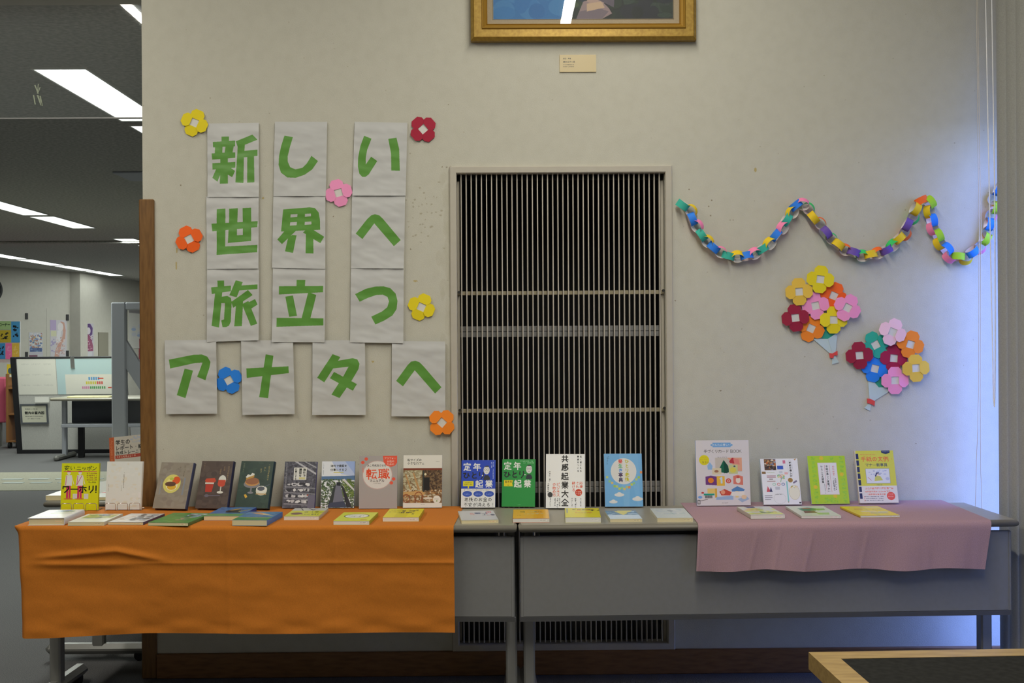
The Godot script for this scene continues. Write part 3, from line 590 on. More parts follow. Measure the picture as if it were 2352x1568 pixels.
# ------------------------------------------------------------------ the room behind, seen left of the wall
func card(called: String, a: Vector3, b: Vector3, thick: float, m, parent: Node, art = null) -> MeshInstance3D:      # an upright flat board between two corners, its face to +z
	var st := begin()
	face(st, [Vector3(a.x, b.y, b.z), Vector3(b.x, b.y, b.z), Vector3(b.x, a.y, b.z), Vector3(a.x, a.y, b.z)], Vector3.BACK, [Vector2(0, 0), Vector2(1, 0), Vector2(1, 1), Vector2(0, 1)])
	var mesh := done(st)
	st = begin(); box(st, Vector3(a.x, a.y, b.z - thick), b, 0.0, Transform3D(), "z")
	mesh = done(st, mesh)
	return put(called, mesh, [art if art != null else m, m], parent)
func printed(a: Art, rough := 0.5) -> StandardMaterial3D:
	var m := mat(Color.WHITE, rough); m.albedo_texture = a.texture()
	return m
func rear_room() -> void:
	# cupboard doors in the side wall
	var d := Node3D.new(); d.name = "door_1"; d.set_meta("kind", "structure"); add_child(d)
	for k in 2: on_wall("door_leaf", 0, [lerpf(57, 155, k * 0.5) + 0.8, 709, lerpf(57, 155, (k + 1) * 0.5) - 0.8, 927], 0.012, M.wall, d)
	for s in [[59, 726], [153, 729], [59, 815], [153, 812]]: on_wall("hinge", 0, [s[0] - 2.5, s[1] - 7, s[0] + 2.5, s[1] + 7], 0.03, M.dark, d)
	# posters
	var a := Art.new(96, 160, rgb(200, 200, 206)); a.blotches(4, 4, 92, 120, [rgb(196, 160, 110), rgb(120, 140, 180), rgb(220, 218, 216), rgb(180, 130, 116), rgb(96, 128, 176), rgb(206, 206, 220)], 130, 11, 3); a.rect(6, 100, 88, 26, rgb(92, 112, 160)); a.blotches(10, 100, 80, 26, [rgb(120, 150, 190), rgb(70, 90, 140)], 14, 10, 4); a.rect(0, 132, 100, 10, rgb(196, 190, 206)); a.rect(0, 146, 60, 14, rgb(130, 90, 110))
	tag(on_wall("poster", 0, [65, 763, 97, 822], 0.016, M.paper, self, printed(a)), "small colourful poster on the far cupboard's left door", "poster", "posters on the far wall")
	a = Art.new(96, 220, rgb(206, 202, 210)); a.rect(0, 0, 36, 60, rgb(184, 166, 206)); a.rect(4, 62, 34, 34, rgb(214, 214, 184)); a.blotches(0, 110, 34, 80, [rgb(170, 160, 200), rgb(206, 204, 212)], 18, 9, 3); a.shape("62,6 86,14 94,60 90,110 70,140 58,180 52,228 22,228 30,180 46,140 70,110 78,70", rgb(206, 160, 146)); a.ellipse(62, 40, 17, 26, rgb(226, 220, 224)); a.shape("44,60 66,60 60,120 40,150 36,110", rgb(224, 222, 228)); a.blotches(34, 100, 56, 110, [rgb(206, 150, 134), rgb(222, 206, 206), rgb(190, 166, 170)], 60, 7, 5)
	tag(on_wall("poster", 0, [114, 735, 152, 824], 0.016, M.paper, self, printed(a)), "tall pale poster with a pinkish figure on the cupboard's right door", "poster", "posters on the far wall")
	a = Art.new(96, 280, rgb(200, 196, 208)); a.shape("40,6 70,4 92,40 88,96 70,110 30,104 20,50", rgb(106, 80, 136)); a.ellipse(54, 66, 18, 30, rgb(220, 212, 220)); a.shape("34,100 62,96 80,140 96,200 96,240 12,240 20,160", rgb(164, 96, 126)); a.blotches(14, 100, 80, 130, [rgb(190, 130, 150), rgb(140, 80, 120), rgb(206, 180, 196)], 60, 8, 9); a.rect(14, 246, 70, 40, rgb(214, 214, 220)); a.rect(0, 30, 12, 200, rgb(120, 110, 160))
	tag(on_wall("poster", 1, [189, 742, 214, 820], 0.01, M.paper, self, printed(a)), "narrow purple poster on the far wall right of the pier's edge", "poster", "posters on the far wall")
	tag(on_wall("notice_panel", 1, [225, 763, 247, 818], 0.02, mat(rgb(150, 146, 132), 0.7), self), "plain olive grey panel on the far wall right of the purple poster", "panel")
	# clock cut by the frame edge
	var c := thing("wall_clock", "round wall clock cut off by the left frame edge", "clock", side_frame(0, -18, 665))
	put("clock_face", tube_mesh([Vector3.ZERO, Vector3(0, 0, 0.03)], 0.16, 24), mat(rgb(214, 220, 222), 0.5), c)
	var st := begin()
	for k in 32:
		var t0 := TAU * k / 32.0; var t1 := TAU * (k + 1) / 32.0
		var o0 := Vector3(cos(t0), sin(t0), 0); var o1 := Vector3(cos(t1), sin(t1), 0)
		face(st, [o0 * 0.205, o1 * 0.205, o1 * 0.205 + Vector3(0, 0, 0.05), o0 * 0.205 + Vector3(0, 0, 0.05)], o0)
		face(st, [o0 * 0.205 + Vector3(0, 0, 0.05), o1 * 0.205 + Vector3(0, 0, 0.05), o1 * 0.16 + Vector3(0, 0, 0.05), o0 * 0.16 + Vector3(0, 0, 0.05)], Vector3.BACK)
		face(st, [o0 * 0.16, o1 * 0.16, o1 * 0.16 + Vector3(0, 0, 0.05), o0 * 0.16 + Vector3(0, 0, 0.05)], -o0)
	put("clock_rim", done(st), M.dark, c)
	for k in 2: put("clock_hand", box_mesh(Vector3(-0.006, 0, 0.032), Vector3(0.006, 0.12 - 0.03 * k, 0.036)), M.dark, c, Transform3D(Basis(Vector3.BACK, [-1.1, 0.9][k]), Vector3.ZERO))
	# ceiling vent panel
	var vz := EYE.z - (2.8 - EYE.y) * F / (784.0 - 394.0 + 5.0); var vz1 := EYE.z - (2.8 - EYE.y) * F / (784.0 - 413.0 + 5.0)
	lone("ceiling_vent", box_mesh(Vector3(W(258, 400, vz).x, 2.785, vz1), Vector3(W(345, 400, vz).x, 2.8, vz), 0.004), mat(rgb(170, 174, 186), 0.6), "flat grey ceiling vent panel left of the plaster wall's edge", "vent")
	# bulletin board on legs
	var bz := EYE.z - 16.0
	var b := thing("bulletin_board", "wood-framed bulletin board with coloured sheets at the left frame edge", "bulletin board", Transform3D(Basis(), Vector3(W(-10, 1000, bz).x, 0, bz)))
	var off := Transform3D(Basis(), -b.position)
	var q0 := W(-70, 836, bz); var q1 := W(49, 734, bz)
	st = begin(); loft(st, q0.x, q0.y, q1.x, q1.y, [[0.0, -0.03], [0.0, 0.012], [0.03, 0.012], [0.03, 0.0]])
	put("board_frame", done(st), M.cart_wood, b, off)
	put("backing", box_mesh(Vector3(q0.x + 0.02, q0.y + 0.02, bz - 0.03), Vector3(q1.x - 0.02, q1.y - 0.02, bz - 0.002)), M.grey_board, b, off)
	put("support", box_mesh(Vector3(q0.x + 0.05, 0, bz - 0.03), Vector3(q0.x + 0.1, q0.y, bz), 0.004), M.cart_wood, b, off)
	put("support", box_mesh(Vector3(q1.x - 0.1, 0, bz - 0.03), Vector3(q1.x - 0.05, q0.y, bz), 0.004), M.cart_wood, b, off)
	a = Art.new(120, 60, rgb(178, 216, 150)); a.text("コーナー", 6, 10, 22, rgb(40, 70, 40), 0.16)
	for s in [[-4, 737, 25, 757, printed(a)], [26, 738, 46, 786, null], [-4, 758, 25, 786, null], [13, 788, 27, 824, null], [-4, 788, 12, 824, null], [28, 788, 44, 822, null]]:
		var p0 := W(s[0], s[3], bz + 0.004); var p1 := W(s[2], s[1], bz + 0.004)
		var m = s[4]
		if m == null:
			var cc: Color = {26: rgb(84, 170, 226), -4: rgb(206, 190, 60), 13: rgb(250, 130, 190), 28: rgb(236, 206, 80)}[s[0]]
			if s[1] == 788 and s[0] == -4: cc = rgb(70, 160, 220)
			var aa := Art.new(64, 90, cc); aa.blotches(18, 25, 64, 80, [rgb(20, 24, 26), rgb(30, 40, 50)] if s[0] != 13 and s[0] != 28 else [cc.lightened(0.3)], 14, 14, s[0] + 20)
			m = printed(aa)
		card("pinned_sheet", Vector3(p0.x, p0.y, 0), Vector3(p1.x, p1.y, p1.z), 0.002, M.paper, b, m).transform = off
	# pink table and the wooden book cart before it
	var tz := EYE.z - 15.2
	var pt := thing("pink_table", "table under a pink cloth cut by the left frame edge", "table", Transform3D(Basis(), Vector3(W(-40, 1000, tz).x, 0, tz - 0.3)))
	put("pink_cloth", box_mesh(Vector3(-0.45, 0.32, -0.28), Vector3(W(12, 900, tz).x - pt.position.x, W(5, 868, tz).y, 0.3), 0.01), mat(rgb(236, 110, 140), 0.9), pt)
	for sx in [-0.4, 0.2]:
		for sz in [-0.22, 0.22]: put("leg", box_mesh(Vector3(sx, 0, sz), Vector3(sx + 0.03, 0.34, sz + 0.03)), M.leg, pt)
	a = Art.new(40, 70, rgb(232, 200, 60)); a.ellipse(50, 90, 34, 40, rgb(80, 100, 110)); a.rect(0, 140, 100, 40, rgb(236, 232, 214))
	var cz := EYE.z - 14.9
	lone_card("display_book", [16, 836, 31, 866], cz - 0.05, printed(a), "tiny yellow book standing on the pink table's right end", "book")
	var ct := thing("book_cart", "wooden book cart on casters left of the white display board", "cart", Transform3D(Basis(), Vector3(W(27, 1000, cz).x, 0, cz)))
	var x0 := W(13, 900, cz).x - ct.position.x; var x1 := W(42, 900, cz).x - ct.position.x; var top := W(30, 858, cz).y
	for x in [x0, x1 - 0.03]: put("side_panel", box_mesh(Vector3(x, 0.08, -0.35), Vector3(x + 0.03, top, 0.0), 0.004), M.cart_wood, ct)
	for y in [0.1, W(20, 950, cz).y, W(20, 890, cz).y]: put("shelf", box_mesh(Vector3(x0, y - 0.02, -0.34), Vector3(x1, y, -0.01), 0.003), M.cart_wood, ct)
	for x in [x0 + 0.03, x1 - 0.03]:
		for z in [-0.3, -0.05]: put("caster", tube_mesh([Vector3(x - 0.015, 0.04, z), Vector3(x + 0.015, 0.04, z)], 0.04, 12), M.rubber, ct)
	# the display board, leaning slightly towards us
	var ez := EYE.z - 14.2
	var lb := W(45, 1040, ez); var rt := W(300, 815, ez)
	var wide := rt.x - lb.x; var high := W(60, 817, ez).y
	var o := thing("display_board", "grey display board with white and pale blue sheets behind the desk", "display board", Transform3D(Basis(Vector3.RIGHT, 0.15), Vector3(lb.x, 0.0, ez)))
	put("edge_frame", box_mesh(Vector3(-0.03, 0.0, -0.03), Vector3(0.04, high, 0.01), 0.004), M.dark, o)
	put("top_rail", box_mesh(Vector3(0.04, high - 0.02, -0.03), Vector3(wide, high, 0.01), 0.003), M.dark, o)
	put("bottom_rail", box_mesh(Vector3(0.04, 0.0, -0.03), Vector3(wide, 0.05, 0.01), 0.003), M.dark, o)
	put("face_panel", box_mesh(Vector3(0.04, 0.05, -0.02), Vector3(wide, high - 0.02, 0.0)), M.grey_board, o)
	a = Art.new(200, 150, rgb(238, 236, 226))
	for k in 9: a.marks(8 + (k % 3) * 30, 10 + (k / 3) * 22, 7, 3, rgb(214, 212, 204))
	card("white_sheet", Vector3(0.05, high - 0.47, 0), Vector3(0.52, high - 0.02, 0.006), 0.003, M.paper, o, printed(a))
	a = Art.new(300, 150, rgb(198, 224, 228)); a.rect(12, 22, 78, 30, rgb(240, 238, 228))
	for k in 5: a.rect(46 + k * 3.4, 26, 2.4, 4, rgb(110, 170, 226))
	a.rect(60, 27, 8, 1.6, rgb(220, 80, 60))
	for k in 8: a.rect(42 + k * 3.2, 32, 2.2, 4, rgb(226, 214, 80) if k < 5 else rgb(226, 100, 90))
	for k in 12: a.rect(36 + k * 2.9, 39, 2.0, 3.4, rgb(226, 150, 190) if k < 4 else rgb(90, 170, 100))
	a.rect(74, 40, 6, 1.6, rgb(214, 70, 50))
	card("blue_sheet", Vector3(0.53, high - 0.47, 0), Vector3(wide - 0.02, high - 0.02, 0.006), 0.003, M.paper, o, printed(a))
	put("clip", box_mesh(Vector3(0.71, high - 0.14, 0.006), Vector3(0.76, high + 0.01, 0.02), 0.003), M.chrome, o)
	a = Art.new(128, 96, rgb(226, 224, 204)); a.text("館内の案内図", 12, 26, 13, rgb(40, 44, 40), 0.16); a.marks(14, 14, 12, 4, rgb(90, 90, 84)); a.marks(14, 46, 16, 4, rgb(90, 90, 84)); a.marks(20, 56, 12, 4, rgb(120, 120, 110))
	var sg := thing("hanging_sign", "small cream sign with black lettering on the display board's left half", "sign", Transform3D(Basis(Vector3.RIGHT, 0.15), Vector3(W(86, 948, ez).x, 0.0, ez + 0.01)))
	var sy := (W(86, 972, ez).y) / cos(0.15); var sy1 := (W(86, 926, ez).y) / cos(0.15)
	st = begin(); loft(st, -0.17, sy, 0.17, sy1, [[0.0, 0.0], [0.0, 0.016], [0.02, 0.016], [0.02, 0.008]])
	put("sign_frame", done(st), mat(rgb(96, 100, 106), 0.5), sg)
	card("sign_face", Vector3(-0.155, sy + 0.018, 0), Vector3(0.155, sy1 - 0.018, 0.01), 0.006, M.paper, sg, printed(a))
	lone_card("label_slip", [80, 911, 112, 924], ez + 0.165, M.paper, "blank white slip just above the small cream sign", "label")
	# desk before the board
	var kz := EYE.z - 13.55
	var dk := thing("side_desk", "grey desk with a dark shelf before the display board", "desk", Transform3D(Basis(), Vector3(W(230, 1040, kz).x, 0, kz)))
	var dx0 := W(136, 905, kz).x - dk.position.x; var dx1 := 1.3
	put("desk_top", box_mesh(Vector3(dx0, 0.70, -0.28), Vector3(dx1, 0.735, 0.3), 0.012), M.table_top, dk)
	put("modesty_panel", box_mesh(Vector3(dx0 + 0.12, 0.42, -0.1), Vector3(dx1 - 0.1, 0.68, -0.07), 0.004), M.navy, dk)
	put("under_shelf", box_mesh(Vector3(dx0 + 0.08, 0.38, -0.1), Vector3(dx1 - 0.1, 0.42, 0.16), 0.006), M.grey_steel, dk)
	for x in [dx0 + 0.05, dx1 - 0.1]:
		put("leg", box_mesh(Vector3(x, 0.04, 0.0), Vector3(x + 0.05, 0.7, 0.06), 0.006), M.grey_steel, dk)
		put("foot", box_mesh(Vector3(x - 0.005, 0.0, -0.28), Vector3(x + 0.055, 0.06, 0.32), 0.02), M.leg, dk)
	put("rear_post", box_mesh(Vector3(dx0 + 0.19, 0.0, -0.12), Vector3(dx0 + 0.26, 0.4, -0.07), 0.005), M.dark, dk)
	a = Art.new(160, 40, rgb(226, 222, 214)); a.rect(0, 0, 40, 30, rgb(230, 228, 220)); a.rect(40, 0, 40, 30, rgb(226, 150, 160)); a.rect(86, 0, 14, 30, rgb(236, 226, 120))
	lone("leaflet_row", box_mesh(Vector3(W(160, 900, kz + 0.2).x, 0.735, kz + 0.06), Vector3(W(257, 900, kz + 0.2).x, 0.75, kz + 0.28), 0.002), printed(a), "thin row of pastel leaflets lying on the grey desk", "leaflets")
	# the security gate
	var hz := EYE.z - 12.0
	var g := thing("security_gate", "grey security gate with triangular braces beside the wooden corner post", "gate", Transform3D(Basis(), Vector3(W(275, 1000, hz).x, 0, hz)))
	off = Transform3D(Basis(), -g.position)
	var gx0 := W(258, 800, hz).x; var gx1 := W(291, 800, hz).x; var gx2 := W(420, 800, hz).x; var gy := W(290, 694, hz).y
	put("post", box_mesh(Vector3(gx0, 0.0, hz - 0.04), Vector3(gx1, gy, hz + 0.04), 0.012), M.grey_steel, g, off)
	put("post", box_mesh(Vector3(gx2 - 0.15, 0.0, hz - 0.04), Vector3(gx2, gy, hz + 0.04), 0.012), M.grey_steel, g, off)
	put("top_bar", box_mesh(Vector3(gx1, W(290, 712, hz).y, hz - 0.04), Vector3(gx2 - 0.15, gy, hz + 0.04), 0.012), M.grey_steel, g, off)
	for s in [[289, 778, 370, 908, 289, 842, 340, 920]]:
		var e := [W(s[0], s[1], hz), W(s[2], s[3], hz), W(s[6], s[7], hz), W(s[4], s[5], hz)]
		put("brace", prism_mesh(e.map(func(v): return Vector2(v.x, v.y)), hz - 0.03, hz + 0.03), M.grey_steel, g, off)
	put("clear_panel", box_mesh(Vector3(gx1, 0.1, hz - 0.004), Vector3(gx2 - 0.15, W(290, 712, hz).y, hz + 0.004)), M.acrylic, g, off)
	a = Art.new(80, 120, rgb(226, 224, 220)); a.rect(0, 0, 100, 22, rgb(150, 146, 150)); a.blotches(10, 60, 60, 50, [rgb(170, 190, 226), rgb(214, 216, 226)], 12, 12, 4); a.ellipse(60, 8, 8, 6, rgb(200, 60, 60))
	tag(on_wall("wall_notice", 1, [296, 706, 345, 800], 0.012, M.paper, self, printed(a)), "pale notice seen through the security gate's clear upper part", "notice")
	tag(on_wall("red_panel", 1, [319, 778, 345, 836], 0.03, mat(rgb(150, 50, 60), 0.6), self), "dark red panel behind the security gate's brace", "panel")
func lone_card(called: String, px: Array, z: float, art, label: String, category: String, group := "") -> void:
	var p0 := W(px[0], px[3], z); var p1 := W(px[2], px[1], z)
	tag(card(called, Vector3(p0.x, p0.y, z), Vector3(p1.x, p1.y, z), 0.004, M.paper, self, art), label, category, group)

# the two faces of the side wall that the photograph shows: a point of each and the way along it
const SIDES := [[Vector3(-9.2, 0, -16.07), Vector3(0.319, 0, -0.948)], [Vector3(-8.39, 0, -18.4), Vector3(0, 0, -1)]]
func side_point(k: int, px: float, py: float) -> Vector3:
	var n: Vector3 = Vector3.UP.cross(SIDES[k][1]) * -1.0
	var d := ray(px, py)
	return EYE + d * ((SIDES[k][0] - EYE).dot(n) / d.dot(n))
func side_frame(k: int, px: float, py: float) -> Transform3D:      # x along the wall, z out of it
	var u: Vector3 = SIDES[k][1]
	return Transform3D(Basis(u, Vector3.UP, u.cross(Vector3.UP)), side_point(k, px, py))
func on_wall(called: String, k: int, px: Array, thick: float, m, parent: Node, art = null) -> MeshInstance3D:     # a flat thing mounted on that wall
	var ym: float = (px[1] + px[3]) * 0.5; var xm: float = (px[0] + px[2]) * 0.5
	var f := side_frame(k, xm, ym)
	var w := side_point(k, px[0], ym).distance_to(side_point(k, px[2], ym)) * 0.5
	var h0: float = side_point(k, xm, px[3]).y - f.origin.y; var h1: float = side_point(k, xm, px[1]).y - f.origin.y
	if f.origin.y + h0 < 0.02: h0 = 0.02 - f.origin.y
	var o := card(called, Vector3(-w, h0, 0.001), Vector3(w, h1, thick), thick - 0.0005, m, parent, art)
	o.transform = f
	return o

# ------------------------------------------------------------------ tables
func folding_table(label: String, at: Transform3D, wide: float, deep: float, high: float, panel := true, group := "") -> Node3D:      # origin: front left corner on the floor, x along the front, -z to the back
	var o := thing("folding_table", label, "table", at, group)
	# top with a rounded edge
	var st := begin()
	var r := 0.013
	var prof := []
	for k in 7: prof.append(Vector2(-sin(PI * k / 6.0) * r + r, cos(PI * k / 6.0) * r))
	st.set_smooth_group(1)
	for k in 6: loft_flat(st, 0, -deep, wide, 0, prof[k], prof[k + 1], high - r)
	st.set_smooth_group(-1)
	put("edge_band", done(st), M.table_edge, o)
	put("tabletop", box_mesh(Vector3(r * 0.8, high - 2 * r, -deep + r * 0.8), Vector3(wide - r * 0.8, high, -r * 0.8), 0.0), M.table_top, o)
	if panel:
		put("modesty_panel", box_mesh(Vector3(0.012, high - 0.338, -0.055), Vector3(wide - 0.012, high - 0.045, -0.04), 0.003), M.panel, o)
		st = begin()
		prism(st, [Vector2(0.040, high - 0.338), Vector2(0.050, high - 0.338), Vector2(0.062, high - 0.358), Vector2(0.054, high - 0.358)], 0.006, wide - 0.006, Transform3D(Basis(Vector3.FORWARD, Vector3.UP, Vector3.RIGHT), Vector3.ZERO))
		for x in [0.006, wide - 0.024]: box(st, Vector3(x, high - 0.340, -0.058), Vector3(x + 0.014, high - 0.045, -0.038), 0.004)
		put("panel_rim", done(st), M.panel, o)
		put("underframe", box_mesh(Vector3(0.08, high - 0.055, -deep + 0.06), Vector3(wide - 0.08, high - 0.026, -0.08), 0.004), M.dark, o)
	for s in [0, 1]:
		var x := 0.024 if s == 0 else wide - 0.050
		put("leg", box_mesh(Vector3(x, 0.05, -deep * 0.5 - 0.025), Vector3(x + 0.042, high - 0.03, -deep * 0.5 + 0.025), 0.006), M.leg, o)
		put("foot", foot_mesh(x - 0.010, x + 0.052, -deep + 0.0, 0.0), M.leg, o)
		for z in [-deep + 0.05, -0.05]: put("caster", tube_mesh([Vector3(x + 0.008, 0.022, z), Vector3(x + 0.037, 0.022, z)], 0.022, 12), M.rubber, o)
	if panel: put("stretcher", box_mesh(Vector3(0.06, high - 0.16, -deep * 0.5 - 0.012), Vector3(wide - 0.06, high - 0.12, -deep * 0.5 + 0.012), 0.004), M.leg, o)
	return o
func loft_flat(st: SurfaceTool, x0: float, z0: float, x1: float, z1: float, a: Vector2, b: Vector2, y: float) -> void:
	var ra := [Vector3(x0 + a.x, y + a.y, z0 + a.x), Vector3(x1 - a.x, y + a.y, z0 + a.x), Vector3(x1 - a.x, y + a.y, z1 - a.x), Vector3(x0 + a.x, y + a.y, z1 - a.x)]
	var rb := [Vector3(x0 + b.x, y + b.y, z0 + b.x), Vector3(x1 - b.x, y + b.y, z0 + b.x), Vector3(x1 - b.x, y + b.y, z1 - b.x), Vector3(x0 + b.x, y + b.y, z1 - b.x)]
	for i in 4: face(st, [ra[i], ra[(i + 1) % 4], rb[(i + 1) % 4], rb[i]], [Vector3.FORWARD, Vector3.RIGHT, Vector3.BACK, Vector3.LEFT][i] + Vector3.UP * 0.1 * signf(a.y + b.y))
func slanted(x: float, y0: float, y1: float, z0: float, z1: float) -> ArrayMesh:
	var st := begin()
	prism(st, [Vector2(-z0, y0), Vector2(-z0 - 0.045, y0), Vector2(-z1 - 0.045, y1), Vector2(-z1, y1)], 0.0, 0.035, Transform3D(Basis(Vector3(0, 0, -1), Vector3.UP, Vector3.RIGHT), Vector3(x, 0, 0)))
	return done(st)
func foot_mesh(x0: float, x1: float, z0: float, z1: float) -> ArrayMesh:
	var st := begin()
	box(st, Vector3(x0, 0.03, z0), Vector3(x1, 0.075, z1), 0.018)
	return done(st)
func along(a: Vector3, b: Vector3) -> Basis:       # x axis along a -> b on the level
	var x := Vector3(b.x - a.x, 0, b.z - a.z).normalized()
	return Basis(x, Vector3.UP, x.cross(Vector3.UP))
var front_left := Transform3D(); var front_right := Transform3D()
func tables() -> void:
	var a := H(38, 1208, TABLE_Y); var b := H(1186.5, 1207, TABLE_Y)
	front_left = Transform3D(along(a, b), Vector3(a.x, 0, a.z))
	folding_table("left grey folding table, mostly hidden under the orange cloth", front_left, a.distance_to(b), 0.46, TABLE_Y, true, "")
	a = H(1191.5, 1207, TABLE_Y); b = H(2341, 1193.5, TABLE_Y)
	front_right = Transform3D(along(a, b), Vector3(a.x, 0, a.z))
	folding_table("right grey folding table with the pink cloth over its right half", front_right, a.distance_to(b), 0.455, TABLE_Y, true, "")
	var rz := -0.235
	var y := W(200, 1151, rz).y
	a = W(99, 1151, rz)
	folding_table("third folding table, end on behind the plaster wall's end, carrying three books", Transform3D(along(Vector3.ZERO, Vector3.BACK), Vector3(a.x, 0, rz - 1.8)), 1.8, 0.45, y, false, "")
func foreground_table() -> void:
	var h := 0.70
	var a := H(1857, 1497, h); var b := H(2352, 1489, h)
	var fr := Transform3D(along(a, b), Vector3(a.x, 0, a.z))        # origin at the far left corner, z towards the viewer
	var o := thing("reading_table", "dark reading table with a light wooden edge in the lower right foreground", "table", fr)
	var w := 1.2; var d := 0.9; var e := 0.052; var t := 0.036
	var y := h - t
	# mitred wooden rim
	var rails := [
		[Vector2(0, 0), Vector2(w, 0), Vector2(w - e, e), Vector2(e, e)], [Vector2(w, 0), Vector2(w, d), Vector2(w - e, d - e), Vector2(w - e, e)],
		[Vector2(w, d), Vector2(0, d), Vector2(e, d - e), Vector2(w - e, d - e)], [Vector2(0, d), Vector2(0, 0), Vector2(e, e), Vector2(e, d - e)]]
	for r in rails: put("edge_rail", prism_mesh(r, -t, 0.0, Transform3D(Basis(Vector3.RIGHT, Vector3.BACK, Vector3.UP), Vector3(0, h, 0))), M.light_wood, o)
	put("tabletop", box_mesh(Vector3(e, y, e), Vector3(w - e, h - 0.0008, d - e)), M.laminate, o)
	for x in [0.08, w - 0.14]:
		for z in [0.08, d - 0.14]: put("leg", box_mesh(Vector3(x, 0, z), Vector3(x + 0.06, y, z + 0.06), 0.006), M.light_wood, o)
	put("apron", box_mesh(Vector3(0.1, y - 0.07, 0.1), Vector3(w - 0.1, y, 0.12)), M.light_wood, o)

# ------------------------------------------------------------------ cloths
func cloths() -> void:
	var wr := FastNoiseLite.new(); wr.seed = 3; wr.frequency = 2.2; wr.fractal_octaves = 3
	var inv := front_left.affine_inverse()
	var x0 := -0.006; var x1: float = (inv * H(1041, 1210, TABLE_Y)).x
	var back: float = (inv * H(1047, 1163, TABLE_Y)).z
	var drop: float = TABLE_Y - W(500, 1453, front_left.origin.z + 0.012).y
	var run := -back + drop
	var bump = func(x, d, cx, cd, sx, sd): return exp(-pow((x - cx) / sx, 2.0) - pow((d - cd) / sd, 2.0))
	var f = func(u, v):
		var s: float = v * run
		var x: float = lerpf(x0, x1, u)
		var p := Vector3(x, TABLE_Y + 0.0018, back + s)
		var out := 0.0
		var lip := -back - 0.004
		if s > lip:      # over the front edge and down
			var q: float = s - lip
			var r := 0.016
			if q < r * PI / 2: p = Vector3(x, TABLE_Y + 0.0018 - r + r * cos(q / r), back + lip + r * sin(q / r))
			else: p = Vector3(x, TABLE_Y + 0.0018 - r - (q - r * PI / 2), back + lip + r)
			var d: float = q
			out = 0.006 * wr.get_noise_2d(x * 0.8, d * 1.8) + 0.0008 * wr.get_noise_2d(x * 5.0 + 9.0, d * 6.0)
			# folded creases: one across, two down, and the ridge by the left
			out += 0.005 * exp(-abs(d - 0.142) / 0.006) * smoothstep(0.3, 0.62, x)
			for cx in [0.775, 1.165]: out += 0.0035 * exp(-abs(x - cx) / 0.008)
			var ridge: float = 0.085 + 0.09 * abs(x - 0.37) if x < 0.37 else 0.085 + 0.2 * (x - 0.37)
			out += 0.011 * exp(-pow((d - ridge - 0.012) / 0.011, 2.0)) * smoothstep(0.02, 0.2, x) * (1.0 - smoothstep(0.42, 0.6, x))
			out += 0.010 * exp(-pow((d - 0.146) / 0.012, 2.0)) * smoothstep(0.02, 0.16, x) * (1.0 - smoothstep(0.3, 0.5, x))
			out += 0.012 * (d / drop) * (0.5 + 0.5 * sin(x * 7.0 + 1.0)) * smoothstep(0.2, 0.4, d)
			out += 0.004 * exp(-pow((d - drop + 0.02) / 0.02, 2.0)) * sin(x * 23.0)
			p.y -= 0.018 * smoothstep(0.5, 1.0, d / drop) * (1.0 - smoothstep(0.0, 0.5, x)) - 0.006 * smoothstep(0.4, 1.0, u) * d / drop
			# round the left corner
			if x < 0.022: out -= 0.022 * pow(1.0 - x / 0.022, 2.0) * smoothstep(0.0, 0.05, q)
			p.x += 0.05 * d * (1.0 - u) + 0.008 * d * u
		p.z += out + (0.002 if s > lip else 0.0)
		return front_left * p
	var o := lone("orange_cloth", grid_mesh(240, 240, f, Vector3(0, 1, 1)), M.orange_cloth, "orange paper-like cloth over the left table, hanging creased down its front", "tablecloth")
	var inr := front_right.affine_inverse()
	var rows := [H(1566, 1158, TABLE_Y), H(2154, 1146, TABLE_Y), H(1607, 1206, TABLE_Y), H(2262, 1190, TABLE_Y)].map(func(q): return inr * q)
	var zb: float = (rows[0].z + rows[1].z) * 0.5
	var drop2: float = TABLE_Y - W(1950, 1314, front_right.origin.z + 0.01).y
	var run2 := -zb + drop2
	var g = func(u, v):
		var s: float = v * run2
		var k: float = clampf(s / -zb, 0.0, 1.0)
		var x: float = lerpf(lerpf(rows[0].x, rows[2].x, k), lerpf(rows[1].x, rows[3].x, k), u)
		var p := Vector3(x, TABLE_Y + 0.0018 + 0.003 * maxf(0.0, wr.get_noise_2d(x * 0.9 + 40.0, s * 2.0)) * sin(PI * clampf(k, 0, 1)), zb + s)
		var lip := -zb - 0.004
		if s > lip:
			var q: float = s - lip
			var r := 0.02
			if q < r * PI / 2: p = Vector3(x, TABLE_Y + 0.0018 - r + r * cos(q / r), zb + lip + r * sin(q / r))
			else: p = Vector3(x, TABLE_Y + 0.0018 - r - (q - r * PI / 2), zb + lip + r)
			var dd: float = q / drop2
			p.z += 0.002 + 0.006 * dd * (sin(x * 14.0) + 0.7 * sin(x * 31.0 + 2.0) + 0.5 * wr.get_noise_2d(x * 4.0, 3.0)) * smoothstep(0.0, 0.6, dd) + 0.01 * dd
			for c in [[0.78, 0.05], [1.22, 0.03], [1.3, 0.02], [1.42, 0.03], [1.62, 0.02], [1.0, 0.0]]: p.z += 0.0022 * exp(-pow((x - (c[0] - 0.35 - c[1] * dd)) / 0.006, 2.0)) * smoothstep(0.1, 0.4, dd)
			p.x += lerpf(-0.012, -0.028, u) * dd
			p.y -= 0.004 * sin(x * 19.0) * dd + 0.005 * u * dd
		return front_right * p
	lone("pink_cloth", grid_mesh(200, 70, g, Vector3(0, 1, 1)), M.pink_cloth, "dusty pink felt cloth over the right table, hanging short in front", "tablecloth")

